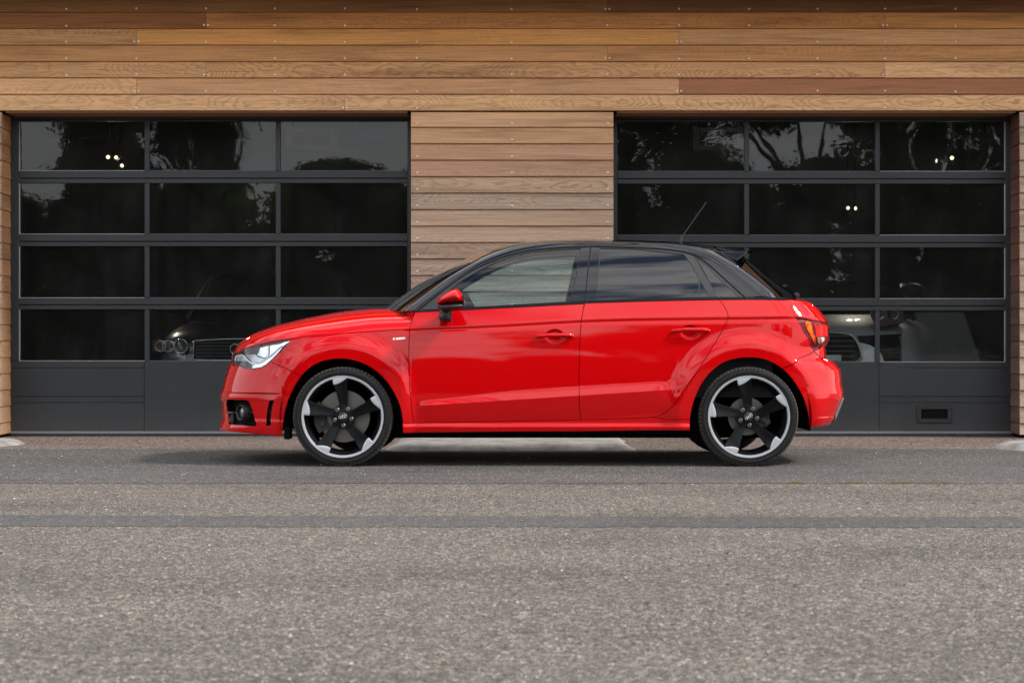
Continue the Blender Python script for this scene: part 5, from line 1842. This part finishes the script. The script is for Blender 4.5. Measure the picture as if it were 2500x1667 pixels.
# ---------------------------------------------------------------- inside the garage, seen dimly through the panes
WARM = mat('spot_lens', (1, .9, .7), .4, emit=(1.0, .80, .48), es=1.3)
def spot(u, v, y, label, aim):
    d = y - CAMY
    p = ((u - CX) * d / F, y, CAMZ + (CY - v) * d / F)
    t = thing('ceiling_spotlight', label, 'spotlight', p, 0, 'spotlights in the garage')
    a = Vector(aim).normalized()
    Q = Vector((0, -1, 0)).rotation_difference(a).to_matrix().to_4x4()
    m_ = MB(); m_.lathe([(.0, .11), (.018, .105), (.023, .07), (.027, .0), (.024, .0), (.021, .012)], 24, 'y'); m_.xf(Q)
    o = m_.obj('lamp_housing', GREYP, t); soft(o.data, 40)
    m_ = MB(); m_.lathe([(0, .004), (.017, .008)], 24, 'y'); m_.xf(Q)
    m_.obj('lamp_lens', WARM, t)
    pl = bpy.data.lights.new('spotlight', 'SPOT')
    pl.energy = 5.; pl.color = (1., .86, .66); pl.spot_size = radians(110); pl.spot_blend = .8; pl.shadow_soft_size = .03
    po = bpy.data.objects.new('spotlight', pl); po.parent = t
    po.location = a * .03
    po.rotation_euler = (-Vector((a.x, a.y, -.55)).normalized()).to_track_quat('Z', 'Y').to_euler()
    C.objects.link(po)
    m_ = MB(); m_.tube([(0, .06, .03), (0, .06, 3.15 - p[2])], .010, 8)
    m_.obj('stem', PLASK, t)
spot(264, 384, 6.2, 'leftmost of the three lit ceiling spotlights behind the left door', (.25, -1, -.15))
spot(283, 385, 6.25, 'middle one of the three lit ceiling spotlights behind the left door', (-.15, -1, -.2))
spot(297, 405, 6.6, 'lowest of the three lit ceiling spotlights behind the left door', (-.3, -1, -.3))
spot(2324, 386, 6.2, 'lit ceiling spotlight behind the top right pane of the right door', (-.25, -1, -.1))
spot(2285, 393, 6.4, 'dim turned-away ceiling spotlight left of the lit one behind the right door', (-1, -.35, .0))
spot(2071, 508, 7.6, 'left lamp of the low pair of lit spotlights behind the right door', (.3, -1, -.1))
spot(2090, 509, 7.65, 'right lamp of the low pair of lit spotlights behind the right door', (.6, -1, -.1))
# air vents hanging under the ceiling
VENTF = mat('vent_frame', (.30, .30, .29), .5)
for (ua, ub, va, vb, lab) in ((697, 822, 311, 366, 'white framed air vent behind the left door'), (1692, 1815, 311, 366, 'white framed air vent behind the right door')):
    y = 5.6; d = y - CAMY
    xa, xb = (ua - CX) * d / F, (ub - CX) * d / F
    za, zb = CAMZ + (CY - vb) * d / F, CAMZ + (CY - va) * d / F
    t = thing('air_vent', lab, 'air vent', ((xa + xb) / 2, y, za), 0, 'air vents in the garage')
    w, h = (xb - xa) / 2, zb - za
    m_ = MB(); b = .045
    m_.bbox(-w, w, 0, .05, h - b, h, .004); m_.bbox(-w, w, 0, .05, 0, b, .004); m_.bbox(-w, -w + b * 1.4, 0, .05, b, h - b, .004); m_.bbox(w - b * 1.4, w, 0, .05, b, h - b, .004)
    m_.obj('vent_frame', VENTF, t)
    for k in range(6):
        z = b + (h - 2 * b) * (k + .5) / 6
        m_ = MB(); m_.prism([(.01, z - .012), (.05, z + .004), (.05, z + .010), (.01, z - .006)], 'x', -w + b * 1.4, w - b * 1.4)
        m_.obj('louvre', GREYP, t)
    m_ = MB(); m_.box(-w + .01, w - .01, .06, .35, .01, h + .001); m_.obj('duct', mat('duct_grey', (.12, .12, .12), .6), t)
    m_ = MB()
    for s in (-1, 1): m_.tube([(s * w * .8, .2, h), (s * w * .8, .2, 3.15 - za)], .008, 6)
    m_.obj('hanger', PLASK, t)

def nose_car(name, label, x, y0, paint, W_, prof, cabin, belt_z, yaw=0.):
    """car parked nose-out: body lofted from front to rear. prof: (distance from nose, half width, bottom, top)"""
    t = thing(name, label, 'car', (x, y0, .012), yaw)
    rows = []
    for (d, w, zb, zt) in prof:
        pts = []
        for k in range(25):
            a = pi * k / 24
            ca, sa = cos(a), sin(a)
            px = w * np.sign(ca) * abs(ca) ** .42
            pz = zb + (zt - zb) * (abs(sa) ** .36)
            pts.append((px, d, pz))
        rows.append(pts)
    n = 25
    vs = [p for r in rows for p in r]
    fs = [(i * n + j, i * n + j + 1, (i + 1) * n + j + 1, (i + 1) * n + j) for i in range(len(rows) - 1) for j in range(n - 1)]
    fs.append(tuple(range(n)))
    me = mesh('body', vs, fs); fix_normals(me); soft(me, 50)
    link('body', me, paint, t)
    # cabin: glass in front, roof and pillars
    (d0, w0, z0), (d1, w1, z1), (d2, w2, z2), (d3, w3, z3) = cabin
    def arc(d, w, z, crown, dx_=0.):
        return [(w * s, d + dx_ * s * s, z - crown * s * s) for s in np.linspace(-1, 1, 13)]
    a0, a1, a2, a3 = arc(d0, w0, z0, .02, .16), arc(d1, w1, z1, .045, .06), arc(d2, w2, z2, .05), arc(d3, w3, z3, .02)
    def sheet(nm, A, B_, m):
        k = len(A); me = mesh(nm, A + B_, [(i, i + 1, k + i + 1, k + i) for i in range(k - 1)], True); fix_normals(me)
        return link(nm, me, m, t)
    sheet('windscreen', a0, a1, WGLASS)
    sheet('roof', a1, a2, paint)
    sheet('rear_window', a2, a3, PGLASS)
    for s in (0, -1):
        q = [a0[s], a1[s], a2[s], a3[s]]
        part('side_window', q, [(0, 1, 2, 3)], PGLASS, t)
        m_ = MB(); m_.tube(q, .030, 8); m_.obj('roof_pillar', MATTK, t, True)
    for s in (-1, 1):
        for dd in (prof[0][0] + .80, prof[-1][0] - .75):
            m_ = MB(); m_.lathe([(.12, .0), (.21, .01), (.30, .02), (.325, .05), (.325, .2), (.30, .22)], 40, 'x', (0, 0, 0))
            m_.v = [((W_ - vx) * s, dd + vy, .315 + vz) for vx, vy, vz in m_.v]
            o = m_.obj('wheel', TYRE, t); soft(o.data, 50)
            m_ = MB(); m_.lathe([(0, .012), (.20, .006), (.21, .012)], 30, 'x')
            m_.v = [((W_ - vx + .004) * s, dd + vy, .315 + vz) for vx, vy, vz in m_.v]
            o = m_.obj('wheel_disc', SILVERP, t); soft(o.data, 50)
    return t
DARKP = mat('dark_blue_paint', (.006, .008, .012), .25, coat=1.)
SILV = mat('silver_paint', (.50, .51, .53), .42, .25, coat=.6)
# dark saloon, left bay
def px_in(u, v, y): d = y - CAMY; return (u - CX) * d / F, CAMZ + (CY - v) * d / F
yA = 3.95
xa, _ = px_in(602, 850, yA)
A = nose_car('saloon', 'dark saloon with three round headlights parked nose-out behind the left door', xa, yA, DARKP, .87,
             [(.0, .74, .30, .74), (.05, .80, .22, .80), (.25, .855, .18, .865), (.7, .87, .18, .93), (1.15, .875, .18, .985), (2.6, .88, .18, 1.0), (4.0, .86, .2, .98), (4.4, .80, .25, .9)],
             [(1.10, .70, .97), (1.85, .56, 1.40), (3.0, .56, 1.40), (3.7, .66, 1.0)], 1.0)
def ringp(name, m, par, x, y, z, r, tr, sx=1.):
    m_ = MB(); m_.tube([(x + sx * r * cos(2 * pi * i / 32), y, z + r * sin(2 * pi * i / 32)) for i in range(32)], tr, 6, True)
    return m_.obj(name, m, par, True)
AMB = mat('amber_lens', (.35, .10, .04), .25, coat=.5)
LMP = mat('lamp_glass', (.25, .26, .25), .12, .6, coat=1.)
for s in (-1, 1):
    base = MB(); base.bbox(-.155 * 1, .155, 0, .03, -.075, .075, .02)
    for u, rpx, m1 in ((392, 15, AMB), (411, 14, LMP), (441, 17, LMP)):
        X, Z = px_in(u, 845, yA - .03)
        X = (X - xa) * (1 if s < 0 else -1); Z -= .012
        r = rpx * (yA - CAMY) / F
        if m1 is AMB: r *= .85
        m_ = MB(); m_.lathe([(0, .028), (r * .45, .024), (r * .93, .0), (r * .96, .04)], 28, 'y', (X, -.035, Z))
        o = m_.obj('headlight', m1, A); soft(o.data, 60)
        ringp('headlight_ring', CHROME if m1 is not AMB else SILVERP, o, X, -.036, Z, r, .004)
    X0, Z0 = px_in(370, 862, yA); X1, Z1 = px_in(459, 829, yA)
    m_ = MB(); m_.bbox(X0 - xa, X1 - xa, -.012, .06, Z0 - .012, Z1 - .012, .02)
    if s > 0: m_.v = [(-x, y, z) for x, y, z in m_.v]
    m_.obj('headlight_housing', LAMPDK, A)
X0, Z0 = px_in(474, 878, yA); X1, Z1 = px_in(730, 828, yA)
X0 -= xa; Z0 -= .012; Z1 -= .012; X1 = -X0
gq = catmull([(X0 + .02, Z0), (0, Z0 - .004), (X1 - .02, Z0), (X1, Z0 + .03), (X1 - .004, Z1 - .04), (X1 - .03, Z1 - .012), (0, Z1 + .004), (X0 + .03, Z1 - .012), (X0 + .004, Z1 - .04), (X0, Z0 + .03)], 4, True)
m_ = MB(); m_.tube([(q[0], -.03, q[1]) for q in gq], .0065, 6, True); m_.obj('grille_surround', CHROME, A, True)
m_ = MB(); m_.prism([tuple(q) for q in gq], 'y', -.02, .05); m_.obj('grille', VOID, A)
for k in range(1, 6):
    z = Z0 + (Z1 - Z0) * k / 6
    m_ = MB(); m_.box(X0 + .02, X1 - .02, -.027, -.021, z - .004, z + .004); m_.obj('grille_bar', MATTK, A)
for k in range(4):
    ringp('badge_ring', CHROME, A, (k - 1.5) * .062, -.034, (Z0 + Z1) / 2 + .004, .041, .0045)
m_ = MB(); m_.bbox(-.80, .80, -.06, .03, .40, .56, .03); m_.obj('bumper', DARKP, A)
for s in (-1, 1):
    m_ = MB(); m_.bbox(.86 * s - .10, .86 * s + .10, 1.25, 1.40, 1.0, 1.13, .03); m_.obj('door_mirror', DARKP, A)
# silver sports car, right bay
yB = 4.05
xb, _ = px_in(1972, 850, yB)
Bc = nose_car('sports_car', 'silver sports car with oval headlights parked nose-out behind the right door', xb, yB, SILV, .93,
              [(.0, .62, .28, .74), (.04, .74, .2, .80), (.22, .88, .16, .88), (.55, .93, .15, .95), (1.0, .94, .15, .99), (2.2, .94, .16, 1.0), (3.6, .95, .18, 1.0), (4.2, .86, .25, .9)],
              [(1.15, .72, .96), (2.0, .56, 1.31), (2.7, .55, 1.30), (3.7, .70, .98)], 1.0, radians(-17))
def q_in(q, y): return [((px_in(u, v, y)[0] - xb), px_in(u, v, y)[1] - .012) for u, v in q]
gq = q_in(catmull([(1972, 811), (2040, 812), (2078, 818), (2096, 840), (2104, 868), (2100, 876), (2085, 884), (2030, 888), (1972, 889)], 4), yB)
full = gq + [(-x, z) for x, z in gq[::-1]]
m_ = MB(); m_.prism(full, 'y', -.03, .06); m_.obj('grille', VOID, Bc)
m_ = MB(); m_.tube([(x, -.034, z) for x, z in full], .009, 6, True); m_.obj('grille_surround', SILVERP, Bc, True)
for k in range(6):
    z = gq[0][1] - .03 - k * .043
    m_ = MB(); m_.box(-.40, .40, -.038, -.031, z - .003, z + .003); m_.obj('grille_bar', GREYP, Bc)
for s in (-1, 1):
    hq = q_in(catmull([(2108, 770), (2112, 750), (2150, 742), (2180, 755), (2184, 775), (2165, 792), (2125, 795)], 4, True), yB + .25)
    hq = [(x * s, z) for x, z in hq]
    m_ = MB(); m_.prism(hq, 'y', .10, .5); o = m_.obj('headlight', LAMPDK, Bc)
    cx = sum(x for x, z in hq) / len(hq); cz = sum(z for x, z in hq) / len(hq)
    for dx_ in (-.055, .06):
        m_ = MB(); m_.lathe([(0, .03), (.02, .025), (.045, .0), (.050, .04)], 24, 'y', (cx + dx_, .085, cz))
        o2 = m_.obj('headlight_bulb', LAMPIN, o); soft(o2.data, 50)
    iq = q_in([(2092, 820), (2190, 815), (2196, 850), (2194, 884), (2130, 884), (2112, 858), (2098, 838)], yB)
    iq = [(x * s, z) for x, z in iq]
    m_ = MB(); m_.prism(iq, 'y', .01, .5); m_.obj('side_intake', VOID, Bc)
    m_ = MB(); m_.tube([(q[0] * s, .0, q[1]) for q in q_in([(2194, 820), (2199, 845), (2199, 880)], yB)], .005, 6); m_.obj('wing_edge', SILVERP, Bc)
    mq = px_in(2128, 711, yB + 1.2)
    m_ = MB(); m_.lathe([(0, -.09), (.06, -.075), (.085, -.03), (.09, .03), (.0, .06)], 24, 'y'); m_.v = [(x * 1.25 + (mq[0] - xb) * s, y + 1.15, z * .75 + mq[1] - .012) for x, y, z in m_.v]
    o = m_.obj('door_mirror', MATTK if s > 0 else MATTK, Bc); soft(o.data, 50)
pq = q_in([(1890, 866), (2056, 866), (2056, 881), (1890, 881)], yB)
m_ = MB(); m_.bbox(-(pq[1][0]), pq[1][0], -.055, -.042, pq[2][1], pq[0][1], .003); m_.obj('number_plate', mat('blank_plate', (.70, .72, .72), .35), Bc)
# pale flat sheet standing in for the drapes beyond the silver car
m_ = MB(); q = [(2235, 762), (2352, 762), (2395, 885), (2250, 885)]
y = 5.4; v = [px_in(a, b, y) for a, b in q]
m_.prism([(a[0], a[1]) for a in v], 'y', y, y + .03)
tag(m_.obj('drape_sheet', mat('pale_drape', (.22, .215, .21), .6)), 'pale drape sheet behind the right door beside the silver car', 'board')
# ---------------------------------------------------------------- trees across the road, seen mirrored in the panes and the paint
def leaf_mat(name, a, b):
    m = mat(name, a, .55, spec=.3)
    t = NT(m)
    geo = t.n('ShaderNodeNewGeometry')
    r = geo.outputs['Random Per Island']
    n = t.noise(geo.outputs['Position'], .9, 2.)
    c = t.mix(r, (*a, 1), (*b, 1))
    c = t.mix(1., c, t.ramp(n, [(.3, (.6, .6, .6)), (.7, (1.25, 1.2, 1.1))]), 'MULTIPLY')
    t.set(t.b.inputs['Base Color'], c)
    tr = t.n('ShaderNodeBsdfTranslucent')
    t.set(tr.inputs['Color'], t.mix(1., c, (1.5, 1.6, .7, 1), 'MULTIPLY'))
    mx = t.n('ShaderNodeMixShader')
    mx.inputs[0].default_value = .4
    t.set(mx.inputs[1], t.b.outputs[0]); t.set(mx.inputs[2], tr.outputs[0])
    t.set(t.t.nodes['Material Output'].inputs['Surface'], mx.outputs[0])
    return m
LEAFD = leaf_mat('dark_leaves', (.055, .085, .020), (.11, .15, .035))
LEAFY = leaf_mat('willow_leaves', (.085, .105, .02), (.14, .15, .03))
BARK = mat('bark', (.06, .045, .032), .9)
def crown_mesh(rng, blobs, n, s, droop=0., core=0.):
    vs, fs = [], []
    wts = [b[3] * b[4] * b[5] for b in blobs]
    for _ in range(n):
        b = rng.choices(blobs, wts)[0]
        while True:
            q = Vector((rng.uniform(-1, 1), rng.uniform(-1, 1), rng.uniform(-1, 1)))
            if .55 < q.length < 1.: break
        inner = core and _ % 4 == 0
        q = q * (.75 if inner else 1 + rng.gauss(0, .09))
        p = Vector((b[0] + q.x * b[3], b[1] + q.y * b[4], b[2] + q.z * b[5]))
        k = (core if inner else s) * rng.uniform(.6, 1.3)
        u = Vector((rng.gauss(0, 1), rng.gauss(0, 1), rng.gauss(0, .6) - droop)).normalized()
        w = u.cross(Vector((rng.gauss(0, 1), rng.gauss(0, 1), rng.gauss(0, 1)))).normalized()
        o = len(vs)
        vs += [p - u * k, p + w * k * .42, p + u * k, p - w * k * .42]
        fs.append((o, o + 1, o + 2, o + 3))
    return mesh('crown', vs, fs)
def trunk_mesh(rng, h, r, limbs):
    m_ = MB()
    pts = [(rng.uniform(-.08, .08) * k, rng.uniform(-.08, .08) * k, h * k / 5) for k in range(6)]
    m_.tube(pts, [r * (1 - .10 * k) for k in range(6)], 10)
    for (a, z0, L, up) in limbs:
        b = Vector(pts[-1]) * (z0 / h)
        e = b + Vector((cos(a) * L, sin(a) * L, up))
        mid = (b + e) / 2 + Vector((0, 0, .12 * L))
        m_.tube([b, mid, e], [r * .5, r * .35, r * .12], 8)
    return mesh('trunk', m_.v, m_.f, True)
rt = random.Random(21)
def tree_kind(kind):
    if kind == 'bush':      # dense from the ground
        bl = [(rt.uniform(-.9, .9), rt.uniform(-.6, .6), z, rt.uniform(1.1, 1.7), 1.1, rt.uniform(.8, 1.1)) for z in (.7, 1.4, 2.2, 2.8, 3.4) for _ in range(2)]
        return crown_mesh(rt, bl, 4200, .15), trunk_mesh(rt, 3.2, .10, [(0, 1.2, .8, .7), (2, 1.4, .9, .7), (4, 1.1, .7, .9)])
    if kind == 'high':      # crown high above the hedge, branches hanging
        bl = [(rt.uniform(-1.3, 1.3), rt.uniform(-.8, .8), rt.uniform(5.7, 7.6), rt.uniform(.5, .9), .7, rt.uniform(.4, .8)) for _ in range(10)]
        return crown_mesh(rt, bl, 9000, .075, .6, .15), trunk_mesh(rt, 6.4, .13, [(a, 5.0, 1.0, 1.4) for a in (.5, 2.6, 4.4)])
    if kind == 'open':      # fan of bare limbs with a loose crown: sky shows between
        bl = [(cos(a) * 1.9, sin(a) * 1.0, rt.uniform(6.2, 7.6), rt.uniform(.5, .9), .7, rt.uniform(.35, .6)) for a in np.linspace(0, 6, 9)]
        return crown_mesh(rt, bl, 7000, .075, 0., .12), trunk_mesh(rt, 4.6, .20, [(a, 3.4, 2.0, 3.2) for a in (.1, .8, 2.4, 3.1, 3.9, 5.6)])
    if kind == 'tall':      # clear trunk, fan of limbs, loose crown
        bl = [(rt.uniform(-2.4, 2.4), rt.uniform(-1.2, 1.2), rt.uniform(4.6, 9.0), rt.uniform(.9, 1.6), 1.0, rt.uniform(.6, 1.0)) for _ in range(18)]
        bl += [(0, 0, 7.6, 2.0, 1.6, 1.5)]
        return crown_mesh(rt, bl, 15000, .085, 0., .13), trunk_mesh(rt, 6.0, .22, [(a, 3.6 + .3 * k, 2.1, 3.0) for k, a in enumerate((.2, 1.3, 2.5, 3.4, 4.6, 5.6))])
    if kind == 'willow':    # hanging curtain
        bl = [(rt.uniform(-1.5, 1.5), rt.uniform(-.8, .8), rt.uniform(4.6, 6.2), .45, .45, 1.3) for _ in range(16)] + [(0, 0, 7.2, 1.7, 1.4, 1.0)]
        return crown_mesh(rt, bl, 12000, .085, 1.6, .15), trunk_mesh(rt, 6.2, .26, [(a, 5.0, 1.3, 1.5) for a in (.5, 2.6, 4.4)])
KINDS = {k: [tree_kind(k) for _ in range(2)] for k in ('tall',)}
KINDS['open'] = [tree_kind('open')]
KINDS['willow'] = [tree_kind('willow')]
KINDS['high'] = [tree_kind('high')]
def tree(kind, i, x, y, s, rz, label, group, sz=1.):
    cm, tm = KINDS[kind][i % len(KINDS[kind])]
    t = thing('bush' if kind == 'bush' else 'tree', label, 'bush' if kind == 'bush' else 'tree', (x, y, 0), rz, group)
    t.scale = (s, s, s * sz)
    link('crown', cm, LEAFY if kind == 'willow' else LEAFD, t)
    link('trunk', tm, BARK, t)
    return t
hv, hf = [], []
hr = random.Random(4)
for k in range(25):
    x = -23 + 1.95 * k + hr.uniform(-.3, .3); y = -33.5 + hr.uniform(-.5, .5)
    hh_ = (5.3 if x < 0 else 5.9) + hr.uniform(-.2, .2)
    bl = [(x + hr.uniform(-.9, .9), y + hr.uniform(-.5, .5), z * hh_ / 4.4, hr.uniform(1.1, 1.6), 1.0, hr.uniform(.7, .95)) for z in (.6, 1.3, 2.1, 2.8, 3.55) for _ in range(2)]
    me = crown_mesh(hr, bl, 9000, .085, 0., .30)
    o = len(hv)
    hv += [v.co[:] for v in me.vertices]; hf += [tuple(i + o for i in p.vertices) for p in me.polygons]
    bpy.data.meshes.remove(me)
tag(part('hedge', hv, hf, LEAFD), 'dense dark hedge behind the camera, mirrored as a black-green mass in the garage panes', 'hedge', kind='stuff')
tree('willow', 0, -10.1, -32.0, .92, .4, 'hanging yellow-green willow mirrored in the top left pane of the left door', 'trees mirrored in the panes')
for k, (x, y, s, lab) in enumerate(((-8.0, -32.5, 1.0, 'high loose tree with branches mirrored in the top middle pane of the left door'),
                                   (2.6, -34.8, 1.05, 'loose tree mirrored at the left edge of the right door'),
                                   (4.4, -34.5, 1.15, 'dense tree mirrored in the top left pane of the right door'),
                                   (7.6, -33.8, 1.05, 'fan-limbed tree mirrored in the top middle pane of the right door'),
                                   (11.0, -34.5, 1.15, 'broad tree mirrored in the top right pane of the right door'),
                                   (14.5, -35.0, 1.2, 'tall tree mirrored at the right end of the row'),
                                   (19.0, -36.0, 1.25, 'tall tree standing beyond the right end of the row'),
                                   (-19.5, -36.0, 1.2, 'tall tree standing beyond the left end of the row'))):
    tree({0: 'high', 3: 'open'}.get(k, 'tall'), k, x, y, s, rt.uniform(0, 6), lab, 'trees mirrored in the panes')
